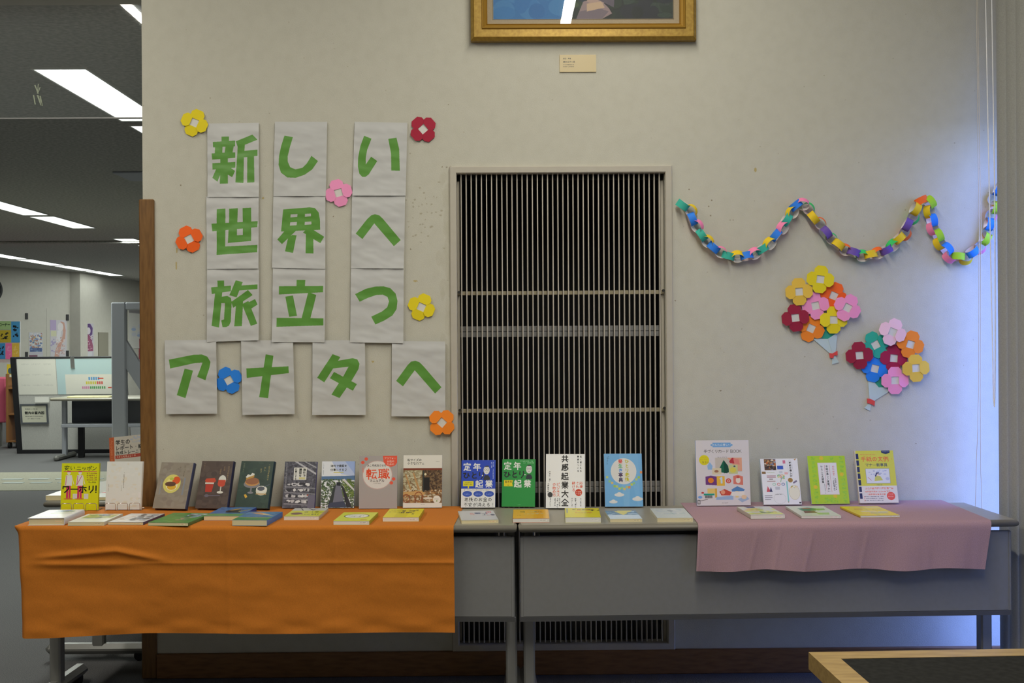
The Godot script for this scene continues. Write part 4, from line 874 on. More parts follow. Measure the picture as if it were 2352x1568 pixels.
# ------------------------------------------------------------------ the painting and its plate
func painting() -> void:
	var zf := 0.045
	var x0 := W(1081, 60, zf).x; var x1 := W(1600.5, 60, zf).x; var y0 := W(1341, 91, zf).y; var y1 := y0 + 0.76
	var o := thing("framed_painting", "gold-framed landscape painting of blue water and dark cliffs, high on the wall", "painting", Transform3D(Basis(), Vector3((x0 + x1) * 0.5, y0, 0)))
	var off := Transform3D(Basis(), -o.position)
	var st := begin(); loft(st, x0, y0, x1, y1, [[0.0, 0.002], [0.0, 0.032], [0.012, 0.046], [0.0145, 0.043], [0.044, 0.043]])
	put("gilt_frame", done(st), M.gold, o, off)
	st = begin(); loft(st, x0, y0, x1, y1, [[0.044, 0.043], [0.047, 0.049], [0.052, 0.050], [0.054, 0.044], [0.064, 0.036], [0.0655, 0.038], [0.068, 0.034], [0.068, 0.020]])
	put("inner_moulding", done(st), M.dark_gold, o, off)
	st = begin(); loft(st, x0, y0, x1, y1, [[0.068, 0.021], [0.088, 0.019], [0.090, 0.021], [0.092, 0.016]])
	put("linen_mat", done(st), M.linen, o, off)
	var a := Art.new(500, 360, rgb(52, 116, 176))
	a.blotches(0, 0, 100, 72, [rgb(56, 122, 182), rgb(48, 110, 172), rgb(64, 128, 184), rgb(52, 116, 178)], 240, 8, 2)
	a.shape("34,0 100,0 100,72 37,72 46,58 45,40 38,20", rgb(26, 40, 38))
	a.blotches(52, 0, 48, 72, [rgb(22, 34, 30), rgb(34, 50, 40), rgb(44, 62, 52), rgb(28, 34, 44), rgb(20, 30, 30)], 260, 6, 4)
	a.blotches(40, 30, 18, 38, [rgb(60, 80, 52), rgb(34, 50, 66), rgb(40, 60, 46)], 60, 4, 8)
	a.shape("46,72 50,63 58,61 64,66 66,69 60,72", rgb(150, 130, 132)); a.shape("52,63 56,50 62,44 66,50 64,60 60,66", rgb(176, 150, 140)); a.shape("58,62 62,48 68,52 67,66", rgb(92, 84, 98)); a.shape("48,68 58,66 64,68 60,72 46,72", rgb(118, 106, 116)); a.shape("52,64 60,63 62,66 52,68", rgb(196, 168, 140))
	a.blotches(66, 40, 14, 22, [rgb(120, 124, 124), rgb(84, 96, 92), rgb(60, 74, 74)], 30, 3, 12)
	a.marks(88, 64, 10, 1.3, rgb(52, 62, 58))
	st = begin()
	face(st, [Vector3(x0 + 0.09, y1 - 0.09, 0.016), Vector3(x1 - 0.09, y1 - 0.09, 0.016), Vector3(x1 - 0.09, y0 + 0.09, 0.016), Vector3(x0 + 0.09, y0 + 0.09, 0.016)], Vector3.BACK, [Vector2(0, 0), Vector2(1, 0), Vector2(1, 1), Vector2(0, 1)])
	put("canvas", done(st), printed(a, 0.6), o, off)
	put("back_board", box_mesh(Vector3(x0 + 0.01, y0 + 0.01, 0.001), Vector3(x1 - 0.01, y1 - 0.01, 0.012)), M.cart_wood, o, off)
	st = begin(); face(st, [Vector3(x0 + 0.068, y0 + 0.068, 0.025), Vector3(x1 - 0.068, y0 + 0.068, 0.025), Vector3(x1 - 0.068, y1 - 0.068, 0.025), Vector3(x0 + 0.068, y1 - 0.068, 0.025)], Vector3.BACK)
	put("glazing", done(st), M.glass, o, off)
	var pl := Art.new(420, 205, rgb(206, 186, 138))
	var ink := rgb(60, 54, 44)
	pl.marks(10, 9, 2, 4, ink); pl.marks(23, 9, 2, 4, ink); pl.text("朝の王子ヶ岳", 10, 17.5, 5.4, ink, 0.13); pl.marks(10, 27, 9, 3, ink); pl.marks(10, 32.5, 9, 3, ink)
	var p0 := W(1285.5, 165, 0.006); var p1 := W(1369, 125.5, 0.006)
	st = begin()
	face(st, [Vector3(p0.x, p1.y, 0.006), Vector3(p1.x, p1.y, 0.006), Vector3(p1.x, p0.y, 0.006), Vector3(p0.x, p0.y, 0.006)], Vector3.BACK, [Vector2(0, 0), Vector2(1, 0), Vector2(1, 1), Vector2(0, 1)])
	var m := done(st)
	st = begin(); box(st, Vector3(p0.x, p0.y, 0.0), Vector3(p1.x, p1.y, 0.006), 0.0, Transform3D(), "z"); m = done(st, m)
	lone("caption_plate", m, [printed(pl, 0.35), mat(rgb(206, 186, 138), 0.35)], "small cream caption plate on the wall under the gold-framed painting", "caption plate")

# ------------------------------------------------------------------ the letter sheets
func letters() -> void:
	var g := rgb(98, 156, 64); var white := rgb(203, 203, 201)
	var first := "top row"; var second := "second row"; var third := "third row"; var fourth := "bottom row"
	# what it reads, corners in the photograph (top left, top right, bottom right, bottom left), its place and width in the traced detail, outlines
	var sheets := [
		["新", first, "477,284 595,282 596,453 478,453", 548, 212, 477, "678,335 748,335 748,385 678,385; 597,382 805,373 805,425 600,432; 618,425 792,425 778,486 616,492; 587,488 805,480 805,530 592,545; 667,520 736,520 735,765 662,767; 592,578 805,567 805,620 594,637; 632,620 690,620 640,748 592,712; 733,618 758,618 803,650 775,707 733,682; 812,380 965,320 1012,368 895,412 886,525 880,760 805,755 828,430; 885,468 1013,458 1013,515 884,527; 917,515 980,512 982,755 914,758", "688,428 715,428 706,482 685,482"],
		["し", first, "632,280 752,280 749,451 629,451", 46, 200, 485, "137,328 215,342 188,440 170,520 172,570 195,620 245,640 310,625 350,585 390,515 452,563 400,640 330,690 250,718 170,715 110,670 88,600 90,520 110,420", ""],
		["い", first, "815,280 936,282 932,450 810,450", 776, 200, 490, "868,330 937,358 900,460 888,540 890,600 938,527 995,567 920,695 890,718 862,718 835,690 818,620 818,540 835,430; 1093,358 1168,345 1195,450 1207,658 1128,657 1122,500", ""],
		["世", second, "475,452 595,450 595,617 477,618", 546, 890, 480, "640,1010 720,1005 718,1210 715,1360 1015,1350 1013,1418 635,1440 638,1200; 755,1008 835,1003 828,1140 825,1258 880,1255 878,1003 957,1000 957,1312 740,1328 752,1140; 590,1145 1018,1127 1015,1183 598,1217", ""],
		["界", second, "629,450 748,449 748,618 626,615", 34, 882, 484, "127,1013 370,993 420,1000 455,1040 468,1110 470,1203 110,1223; 150,1208 255,1208 120,1342 78,1300; 178,1275 215,1255 253,1258 222,1425 148,1410; 312,1230 345,1200 405,1200 410,1425 338,1425 338,1245; 400,1200 507,1268 472,1328 400,1286", "197,1060 260,1057 257,1083 194,1088; 330,1055 385,1052 385,1077 328,1082; 193,1135 255,1130 252,1162 190,1166; 328,1130 388,1126 390,1153 326,1158"],
		["へ", second, "809,449 931,449 928,617 807,616", 756, 880, 490, "795,1245 900,1105 935,1070 970,1060 1010,1070 1050,1110 1212,1305 1150,1363 965,1147 858,1297", ""],
		["旅", third, "477,616 596,615 596,781 477,785", 437, 58, 444, "525,165 583,165 583,222 527,222; 472,222 640,210 640,258 478,280; 507,270 568,262 540,568 476,552; 555,305 610,298 640,315 648,350 640,520 625,555 600,566 570,565 557,508 582,500 590,360 553,360; 682,165 742,180 690,312 628,293; 722,210 870,203 870,243 705,254; 645,350 788,250 827,295 660,402; 785,360 847,330 870,378 815,412; 685,370 745,340 735,562 670,562; 735,372 790,345 868,545 812,562", ""],
		["立", third, "628,613 748,613 747,786 626,785", 996, 50, 450, "1200,160 1275,160 1272,220 1200,220; 1050,215 1430,212 1428,265 1050,285; 1105,303 1170,293 1207,465 1140,475; 1302,262 1370,288 1320,490 1245,490; 1032,483 1433,486 1433,545 1032,560", ""],
		["つ", third, "807,615 928,616 927,788 805,786", 470, 57, 455, "508,285 600,238 680,218 750,215 810,230 855,275 873,340 865,410 830,465 760,510 685,545 648,478 740,432 785,395 800,345 785,305 745,287 690,290 620,315 548,350", ""],
		["ア", fourth, "380,781 498,780 501,949 384,950", 82, 673, 440, "115,838 330,798 400,797 445,815 470,860 460,910 425,1015 355,985 402,865 340,868 125,913; 248,915 320,932 250,1165 177,1138", ""],
		["ナ", fourth, "555,782 674,780 679,950 559,952", 736, 675, 445, "945,795 1010,808 955,1168 880,1158; 777,912 1137,900 1138,958 778,993", ""],
		["タ", fourth, "719,781 839,781 841,952 719,952", 145, 677, 453, "318,797 385,822 245,1040 185,1000; 330,860 490,832 530,842 550,880 540,925 478,1028 375,1175 307,1145 410,985 455,905 310,922; 330,950 525,1055 490,1112 293,1005", ""],
		["ヘ", fourth, "901,783 1023,784 1023,956 900,955", 824, 684, 458, "862,1028 960,890 990,860 1025,852 1060,865 1100,905 1250,1080 1195,1135 1020,935 920,1075", ""],
	]
	var place := {"新": "topmost in the left column", "し": "topmost in the middle column", "い": "topmost in the right column", "世": "middle of the left column", "界": "middle of the middle column", "へ": "middle of the right column", "旅": "lowest of the left column", "立": "lowest of the middle column", "つ": "lowest of the right column", "ア": "leftmost of the bottom row", "ナ": "second of the bottom row", "タ": "third of the bottom row", "ヘ": "rightmost of the bottom row"}
	var k := 0
	for s in sheets:
		var a := Art.new(384, 545, white)
		var sc: float = 100.0 / s[5]
		a.shape(s[6], g, -s[3] * sc, -s[4] * sc, sc)
		if s[7] != "": a.shape(s[7], white, -s[3] * sc, -s[4] * sc, sc)
		var c := []
		for p in s[2].split(" "):
			var xy: PackedStringArray = p.split(",")
			c.append(W(float(xy[0]), float(xy[1]), 0.0))
		var row := {first: 0, second: 1, third: 2, fourth: 3}[s[1]] as int
		var n := FastNoiseLite.new(); n.seed = 40 + k; n.frequency = 1.0; n.fractal_octaves = 3
		var f = func(u, v):
			var p: Vector3 = c[0].lerp(c[1], u).lerp(c[3].lerp(c[2], u), v)
			var wave: float = 0.5 + 0.5 * n.get_noise_2d(u * 1.4, v * 4.5)
			p.z = 0.0025 + 0.0022 * row + 0.006 * wave * smoothstep(0.0, 0.12, v) + 0.007 * pow(v, 6.0) * (0.6 + 0.6 * n.get_noise_2d(u * 1.6 + 7.0, 2.0)) + 0.002 * pow(abs(2.0 * u - 1.0), 4.0)
			return p
		var m := printed(a, 0.38)
		lone("letter_sheet", grid_mesh(20, 40, f, Vector3.BACK), m, "white paper sheet with the green letter %s, %s" % [s[0], place[s[0]]], "paper sheet", "white sheets with green letters")
		k += 1

# ------------------------------------------------------------------ folded paper flowers
var petal_mesh: ArrayMesh
var heart_mesh: ArrayMesh
var flower_mats := {}
func flower_parts(o: Node3D, col: Color) -> void:        # four petals round a white square; unit radius 0.055 m
	var r := 0.055
	if petal_mesh == null:
		var pts := []
		for p in [[-0.30, 0.28], [0.30, 0.28], [0.5, 0.5], [0.5, 0.74], [0.27, 1.0], [-0.27, 1.0], [-0.5, 0.74], [-0.5, 0.5]]: pts.append(Vector2(p[0], p[1]) * r)
		petal_mesh = prism_mesh(pts, 0.0, 0.0014)
		heart_mesh = prism_mesh([Vector2(-0.4, -0.4) * r, Vector2(0.4, -0.4) * r, Vector2(0.4, 0.4) * r, Vector2(-0.4, 0.4) * r], 0.0, 0.0008)
	var key := col.to_html()
	if not flower_mats.has(key): flower_mats[key] = mat(col, 0.75)
	put("flower_heart", heart_mesh, M.paper, o, Transform3D(Basis(), Vector3(0, 0, 0.001)))
	for k in 4:
		var b := Basis(Vector3.BACK, PI / 2 * k + 0.06) * Basis(Vector3.RIGHT, -rng.randf_range(0.03, 0.09)) * Basis(Vector3.UP, rng.randf_range(-0.07, 0.07))
		put("petal", petal_mesh, flower_mats[key], o, Transform3D(b, Vector3(0, 0, 0.0042 + 0.0015 * (k % 2))))
const YELLOW := Color8(240, 218, 24); const GOLD := Color8(240, 196, 70); const ORANGE := Color8(255, 104, 22); const AMBER := Color8(255, 142, 34)
const PINK := Color8(255, 158, 206); const MAROON := Color8(158, 22, 56); const BLUE := Color8(36, 134, 238); const TEAL := Color8(44, 178, 158); const PALE := Color8(255, 208, 220); const CRIMSON := Color8(176, 30, 60); const MAGENTA := Color8(170, 22, 74)
func flowers() -> void:
	for s in [
		[447, 282, -27, YELLOW, "yellow paper flower at the top left corner of the letter sheets"], [972, 297, 37, CRIMSON, "dark red paper flower right of the top row of letter sheets"],
		[778, 443, 12, PINK, "pink paper flower between the middle and right letter columns"], [435, 549, 24, ORANGE, "bright orange paper flower left of the second letter row"],
		[968, 705, -27, YELLOW, "yellow paper flower between the right letter column and the grille"], [526, 873, 25, BLUE, "blue paper flower between the first two bottom letter sheets"],
		[1015, 970, -45, AMBER, "light orange paper flower overlapping the grille frame's left side"]]:
		var o := thing("paper_flower", s[4], "paper flower", Transform3D(Basis(Vector3.BACK, deg_to_rad(s[2])), W(s[0], s[1], 0.016 if s[0] == 1015 else 0.004)), "loose paper flowers")
		flower_parts(o, s[3])
	bouquet("left bouquet of eight folded paper flowers in a pale blue wrap", [
		[430, 695, -28, AMBER], [648, 378, -26, ORANGE], [470, 475, 8, PINK], [645, 613, -4, YELLOW], [272, 593, 3, MAROON], [306, 340, 0, GOLD], [510, 220, -10, YELLOW], [770, 495, -32, PINK]],
		"452,797 597,797 690,735 672,925 640,938 612,935", "597,797 690,735 672,925 640,938", "530,790 600,800 690,735 660,640 540,640", "610,935 640,938 688,913 690,955 655,958 648,985 615,982", "640,975 668,962 705,1025 638,1045")
	bouquet("right bouquet of eight folded paper flowers in a pale blue wrap", [
		[1050, 1085, -18, BLUE], [1232, 985, -8, MAGENTA], [1055, 855, 24, TEAL], [1240, 1200, -3, PINK], [893, 957, 2, MAROON], [1385, 850, -20, AMBER], [1435, 1080, 0, GOLD], [1207, 730, -26, PALE]],
		"988,1200 1050,1218 1092,1268 1185,1265 1190,1310 1050,1398 1002,1392", "988,1200 1050,1218 1062,1390 1002,1392", "1040,1160 1190,1160 1190,1270 1092,1268 1050,1218", "978,1375 1005,1378 1052,1400 1048,1448 1018,1432 978,1420", "1000,1420 1018,1440 1008,1497 950,1468")
func bouquet(label: String, fl: Array, wrap: String, fold: String, liner: String, bow: String, tail: String) -> void:
	var px = func(x, y, z): return W(1760.0 + x / 4.2375, 590.0 + y / 4.2375, z)
	var base: Vector3 = px.call(fl[1][0], fl[1][1], 0.0)
	var o := thing("paper_bouquet", label, "paper bouquet", Transform3D(Basis(), Vector3(base.x, base.y, 0)), "paper bouquets")
	var outline = func(s: String):
		var pts := []
		for p in s.split(" "):
			var xy := p.split(",")
			var q: Vector3 = px.call(float(xy[0]), float(xy[1]), 0.0)
			pts.append(Vector2(q.x - base.x, q.y - base.y))
		return pts
	put("liner", prism_mesh(outline.call(liner), 0.001, 0.002), flat_paper(rgb(46, 160, 136)), o)
	put("wrap", prism_mesh(outline.call(wrap), 0.002, 0.004), flat_paper(rgb(196, 214, 216)), o)
	put("wrap_fold", prism_mesh(outline.call(fold), 0.004, 0.0052, Transform3D(Basis(Vector3.UP, 0.02 if fold.begins_with("5") else -0.02), Vector3.ZERO)), flat_paper(rgb(190, 208, 212)), o)
	put("wrap_tail", prism_mesh(outline.call(tail), 0.002, 0.004), flat_paper(rgb(196, 214, 216)), o)
	put("bow", prism_mesh(outline.call(bow), 0.004, 0.0075), flat_paper(rgb(226, 74, 66)), o)
	for k in fl.size():
		var s: Array = fl[k]
		var n := Node3D.new(); n.name = "paper_flower"
		var q: Vector3 = px.call(s[0], s[1], 0.0)
		n.transform = Transform3D(Basis(Vector3.BACK, deg_to_rad(s[2])).scaled(Vector3.ONE * 1.01), Vector3(q.x - base.x, q.y - base.y, 0.004 + 0.0028 * k))
		o.add_child(n, true)
		flower_parts(n, s[3])
func flat_paper(c: Color) -> StandardMaterial3D:
	if not flower_mats.has(c.to_html()): flower_mats[c.to_html()] = mat(c, 0.75)
	return flower_mats[c.to_html()]

# ------------------------------------------------------------------ the paper chain
const CHAIN := "At1568,471 By1587,484 Ab1590,503 Bp1601,519 At1612,539 By1625,554 Ab1639,568 Bp1655,579 At1673,587 By1693,589 Ab1715,588 Bp1732,582 At1750,571 By1767,559 Ab1782,540 Bp1797,523 At1806,504 By1819,488 Ab1828,472 Bp1843,469 Bg1857,479 Ay1868,500 Bo1884,513 Av1896,535 Bg1910,548 Ay1925,562 Bo1941,573 Av1960,580 Bg1980,587 Ay1999,585 Bo2016,581 Av2034,573 Bg2051,563 Ay2064,547 Bo2079,537 Av2083,516 Bg2098,500 Ay2102,480 Ao2117,461 Al2135,465 By2134,486 Ab2140,506 Bp2142,525 Al2154,541 By2158,559 Ab2174,572 Bp2181,590 Al2200,590 By2219,594 Ab2233,578 Bp2251,569 Al2262,548 By2269,534 Ab2271,515 Bp2277,496 Al2285,477 By2283,458 Ab2292,436"
func paper_chain() -> void:
	var cols := {"t": rgb(62, 190, 168), "b": rgb(44, 134, 246), "y": rgb(242, 206, 28), "p": rgb(255, 140, 186), "g": rgb(54, 206, 106), "o": rgb(255, 112, 36), "v": rgb(112, 82, 176), "l": rgb(170, 218, 38)}
	var mats := {}
	for k in cols: mats[k] = mat(cols[k], 0.7)
	var inner := mat(rgb(238, 230, 226), 0.8)
	inner.backlight_enabled = true; inner.backlight = Color(0.25, 0.25, 0.25)
	var o := thing("paper_chain", "garland of coloured paper rings draped in three swags on the wall", "paper chain", Transform3D(Basis(), W(1568, 471, 0.0)))
	# one ring: axis y, long along x
	var ring := ArrayMesh.new()
	for side in 2:
		var st := SurfaceTool.new(); st.begin(Mesh.PRIMITIVE_TRIANGLES); st.set_smooth_group(1)
		for i in 28:
			var t0 := TAU * i / 28.0; var t1 := TAU * (i + 1) / 28.0
			var d := 0.0 if side == 0 else 0.0005
			var p0 := Vector3((0.0265 - d) * cos(t0), 0, (0.021 - d) * sin(t0)); var p1 := Vector3((0.0265 - d) * cos(t1), 0, (0.021 - d) * sin(t1))
			var h := Vector3(0, 0.0145, 0)
			face(st, [p0 - h, p1 - h, p1 + h, p0 + h], (p0 + p1) * (1.0 if side == 0 else -1.0))
		ring = done(st, ring)
	var pts := []
	for s in CHAIN.split(" "):
		var xy: PackedStringArray = s.substr(2).split(",")
		pts.append([s[0], s[1], W(float(xy[0]), float(xy[1]), 0.026)])
	var r := RandomNumberGenerator.new(); r.seed = 21
	for k in pts.size():
		var d: Vector3 = (pts[min(k + 1, pts.size() - 1)][2] - pts[max(k - 1, 0)][2])
		d.z = 0; d = d.normalized()
		var p := Vector3(-d.y, d.x, 0)
		if p.y < 0: p = -p
		var tilt := r.randf_range(-0.25, 0.25) if pts[k][0] == "A" else PI / 2 + r.randf_range(0.35, 0.75) * (1.0 if k < 34 else -1.0)
		var ax := p.rotated(d, tilt) 
		var b := Basis(d, ax, d.cross(ax))
		put("chain_link", ring, [mats[pts[k][1]], inner], o, Transform3D(b, pts[k][2] - o.position + Vector3(0, 0, 0.004 * (k % 2))))

# ------------------------------------------------------------------ books
# local axes: x across the front cover from its left edge, y up the cover, the cover face at z = 0 and the book behind it
func make_book(called: String, label: String, at: Transform3D, w: float, h: float, t: float, art, side: Color, spine_right: bool, hard: bool, group: String, leaf := "pages") -> Node3D:
	var o := thing(called, label, "book", at, group)
	var b := 0.0022 if hard else 0.0007
	var ins := 0.003 if hard else 0.0004
	var st := begin()
	face(st, [Vector3(0, h, 0), Vector3(w, h, 0), Vector3(w, 0, 0), Vector3(0, 0, 0)], Vector3.BACK, [Vector2(0, 0), Vector2(1, 0), Vector2(1, 1), Vector2(0, 1)])
	var m := done(st)
	st = begin()
	box(st, Vector3(0, 0, -b), Vector3(w, h, 0), 0.0, Transform3D(), "z")
	box(st, Vector3(0, 0, -t), Vector3(w, h, -t + b))
	# spine, bulging a little
	var sx := w if spine_right else 0.0
	var dir := 1.0 if spine_right else -1.0
	var bul := 0.0035 if hard else 0.0006
	st.set_smooth_group(1)
	for k in 6:
		var a0 := PI * k / 6.0; var a1 := PI * (k + 1) / 6.0
		var p0 := Vector3(sx + dir * bul * sin(a0), 0, -t * 0.5 + t * 0.5 * cos(a0)); var p1 := Vector3(sx + dir * bul * sin(a1), 0, -t * 0.5 + t * 0.5 * cos(a1))
		var up := Vector3(0, h, 0)
		face(st, [p0, p1, p1 + up, p0 + up], Vector3(dir, 0, cos((a0 + a1) * 0.5)))
		st.set_smooth_group(-1)
		var q := Vector3(sx, 0, -t * 0.5)
		face(st, [p0, p1, q], Vector3.DOWN); face(st, [p0 + up, p1 + up, q + up], Vector3.UP)
		st.set_smooth_group(1)
	st.set_smooth_group(-1)
	m = done(st, m)
	put("cover", m, [printed(art, 0.32), mat(side, 0.4)], o)
	var lo := Vector3(0.0 if not spine_right else ins, ins, -t + b); var hi := Vector3(w - (ins if not spine_right else 0.0), h - ins, -b)
	put("page_block", box_mesh(lo, hi), M[leaf], o)
	return o
func label_on(o: Node3D, y: float, w: float, t: float, spine_right: bool, c := Color8(235, 235, 235)) -> void:     # the shelf mark stuck round the spine
	var x := w if spine_right else 0.0
	var d := 1.0 if spine_right else -1.0
	var lo := Vector3(min(x - d * 0.006, x + d * 0.0042), y, -t * 0.5); var hi := Vector3(max(x - d * 0.006, x + d * 0.0042), y + 0.022, 0.0006)
	put("shelf_label", box_mesh(lo, hi, 0.0004), mat(c, 0.5), o)

func upright(called: String, label: String, bl: Array, br: Array, tl: Array, t: float, lean: float, art, side: Color, spine_right := true, hard := false, base_y := TABLE_Y + 0.0022, leaf := "pages", yaw := 0.0) -> Node3D:
	var lift := t * lean / 0.19 if leaf != "" else 0.0      # a leaning book stands on its rear bottom edge
	var a := H(bl[0], bl[1], base_y + lift); var b := H(br[0], br[1], base_y + lift)
	var c := W(tl[0], tl[1], a.z - lean)
	var x := Vector3(b.x - a.x, 0, b.z - a.z)
	x.z *= 0.4                                   # the bottom line in the photograph is a little uncertain
	x = x.normalized().rotated(Vector3.UP, -deg_to_rad(yaw))
	var y := (c - a); y = (y - x * y.dot(x)).normalized()
	var h := (c - a).dot(y)
	var tf := Transform3D(Basis(x, y, x.cross(y)), a)
	return make_book(called, label, tf, a.distance_to(b) / cos(deg_to_rad(yaw)) - (t * sin(deg_to_rad(absf(yaw))) if yaw != 0.0 else 0.0), h, t, art, side, spine_right, hard, "books standing along the back of the tables", leaf)
func wire_stand(label: String, bl: Array, br: Array, z: float) -> void:       # a bent wire rest: loops in front of the cover, a shelf under it, a prop behind
	var a := H(bl[0], bl[1], TABLE_Y + 0.002); var b := H(br[0], br[1], TABLE_Y + 0.002)
	var o := thing("wire_book_stand", label, "book stand", Transform3D(Basis(), a), "wire book stands")
	var w := b.x - a.x
	var f := a.z + 0.006 - a.z
	for k in 3:
		var x0 := w * (0.03 + 0.33 * k); var x1 := x0 + w * 0.29
		var back := -0.055
		put("wire_loop", tube_mesh([Vector3(x0, 0.001, back), Vector3(x0, 0.001, f), Vector3(x0 + 0.001, 0.026, f), Vector3(x0 + 0.005, 0.030, f), Vector3(x1 - 0.005, 0.030, f), Vector3(x1 - 0.001, 0.026, f), Vector3(x1, 0.001, f), Vector3(x1, 0.001, back)], 0.0013, 8), M.chrome, o)
	put("prop", tube_mesh([Vector3(w * 0.15, 0.001, back_z), Vector3(w * 0.2, 0.10, -0.062), Vector3(w * 0.8, 0.10, -0.062), Vector3(w * 0.85, 0.001, back_z)], 0.0014, 8), M.chrome, o)
	put("cross_wire", tube_mesh([Vector3(w * 0.02, 0.0025, -0.05), Vector3(w * 0.98, 0.0025, -0.05)], 0.0013, 8), M.chrome, o)
const back_z := -0.075

func books_standing() -> void:
	var K := rgb(38, 40, 38)
	var o: Node3D
	# --- left to right
	var a := Art.new(300, 386, rgb(226, 230, 30))
	a.text("安い", 6, 5, 16, rgb(60, 76, 40), 0.09); a.text("ニッポン", 39, 7, 14, rgb(60, 76, 40), 0.1); a.rect(5, 22, 90, 1.2, rgb(206, 70, 120))
	for s in [[20, 0.0], [50, 1.0]]:     # the two travellers
		var x: float = s[0]
		a.ellipse(x, 27, 4.6, 5.2, rgb(240, 238, 230)); a.rect(x - 4.6, 21.5, 9.2, 3, rgb(200, 70, 110))
		a.shape("%d,33 %d,33 %d,62 %d,62" % [x - 8, x + 8, x + 9, x - 11], rgb(238, 238, 236)); a.line([Vector2(x - 6, 34), Vector2(x - 8, 60)], 1.4, rgb(206, 70, 120)); a.line([Vector2(x + 7, 34), Vector2(x + 14, 58)], 1.6, rgb(238, 236, 230))
		a.rect(x - 6, 62, 12, 34, rgb(214, 60, 110)); a.rect(x - 0.8, 70, 1.6, 26, rgb(226, 230, 30))
		a.rect(x + 12, 84, 12, 14, rgb(226, 226, 224)); a.ellipse(x, 98, 13, 1.4, rgb(206, 60, 80))
	a.line([Vector2(55, 34), Vector2(42, 60)], 1.6, rgb(206, 70, 120))
	for k in 4: a.marks(68, 26 + k * 6, 6, 4.2, rgb(150, 90, 70))
	a.marks(72, 50, 4, 5, K)
	a.text("ワーホリ", 1, 60, 23, K, 0.14); a.text("!", 86, 60, 23, K, 0.14, 1.0, 0.7)
	o = upright("book", "yellow book with two drawn travellers, leftmost on a wire stand", [138.5, 1171], [221, 1172], [139.6, 1063.6], 0.014, 0.018, a, rgb(222, 226, 40), true, false)
	wire_stand("wire stand holding the yellow travellers book", [138, 1173.5], [222, 1174], 0.0)
	a = Art.new(300, 405, rgb(230, 233, 230))
	a.blotches(4, 4, 92, 126, [rgb(231, 230, 220), rgb(233, 235, 232), rgb(229, 227, 214)], 60, 7, 3); a.marks(48, 30, 12, 3.4, rgb(130, 126, 116), true); a.marks(43, 68, 8, 2, rgb(170, 166, 156), true); a.marks(6, 64, 7, 2.6, rgb(170, 166, 156), true)
	o = upright("book", "plain cream book on a wire stand of three shiny loops", [241, 1170], [320, 1170.5], [246.7, 1059.5], 0.017, 0.028, a, rgb(224, 220, 210), true, true)
	label_on(o, 0.045, 0.136, 0.017, true)
	wire_stand("wire stand with three shiny loops holding the plain cream book", [240, 1172.5], [322, 1173], 0.0)
	# the three cookery books
	a = Art.new(300, 400, rgb(150, 141, 128))
	a.blotches(0, 0, 100, 133, [rgb(146, 138, 126), rgb(154, 146, 134), rgb(142, 132, 122)], 60, 14, 2)
	a.ellipse(45, 62, 27, 27, rgb(222, 214, 120)); a.ellipse(46, 63, 19, 19, rgb(240, 226, 150)); a.ellipse(46, 70, 16, 11, rgb(244, 240, 230)); a.ellipse(46, 71, 14, 9, rgb(226, 180, 60)); a.ellipse(57, 52, 12, 11, rgb(226, 96, 48)); a.ellipse(41, 63, 17, 7, rgb(110, 78, 60)); a.rect(27, 62, 28, 6, rgb(104, 74, 60)); a.ellipse(42, 48, 7, 4, rgb(190, 206, 90))
	a.marks(74, 8, 6, 5, rgb(120, 112, 98), true); a.marks(60, 12, 3, 5, rgb(120, 112, 98), true); a.marks(54, 16, 1, 5, rgb(120, 112, 98), true); a.rect(10, 50, 4, 44, rgb(146, 148, 150)); a.rect(80, 44, 5, 50, rgb(140, 144, 152))
	upright("book", "grey hardback with a plate of food, first of three leaning cookery books", [350, 1166.5], [427.5, 1168], [363, 1061], 0.023, 0.075, a, rgb(62, 66, 92), true, true, TABLE_Y + 0.0022, "pages", 9.0)
	a = Art.new(300, 400, rgb(88, 74, 68))
	a.blotches(0, 0, 100, 133, [rgb(84, 70, 66), rgb(94, 80, 74), rgb(80, 68, 64)], 70, 12, 5)
	a.shape("22,50 48,48 54,56 48,62 24,62 18,56", rgb(204, 78, 52)); a.shape("22,66 48,66 44,88 24,88", rgb(190, 62, 46)); a.rect(20, 61, 28, 4, rgb(232, 226, 214))
	a.ellipse(73, 54, 12, 14, rgb(222, 222, 214)); a.ellipse(72, 64, 12, 9, rgb(204, 78, 54)); a.rect(61, 53, 23, 8, rgb(204, 78, 54)); a.rect(70, 72, 3.4, 14, rgb(216, 214, 204)); a.ellipse(71, 88, 10, 3.6, rgb(224, 222, 212))
	a.ellipse(30, 98, 7, 4, rgb(112, 106, 120)); a.line([Vector2(36, 98), Vector2(72, 97)], 2.4, rgb(112, 106, 120))
	a.marks(86, 8, 8, 5.4, rgb(156, 128, 92), true, 0.12); a.marks(72, 15, 2, 6, rgb(156, 128, 92), true, 0.12); a.marks(61, 21, 3, 5, rgb(156, 128, 92), true, 0.12); a.marks(8, 6, 5, 4.6, rgb(126, 104, 84), true, 0.12)
	upright("book", "brown hardback with a red cup and wine glass, second leaning cookery book", [448, 1166.5], [525, 1166.5], [458, 1058], 0.023, 0.07, a, rgb(40, 42, 70), true, true, TABLE_Y + 0.0022, "pages", 9.0)
	a = Art.new(300, 400, rgb(56, 74, 66))
	a.blotches(0, 0, 100, 133, [rgb(52, 70, 62), rgb(60, 80, 70), rgb(54, 72, 66)], 70, 12, 6)
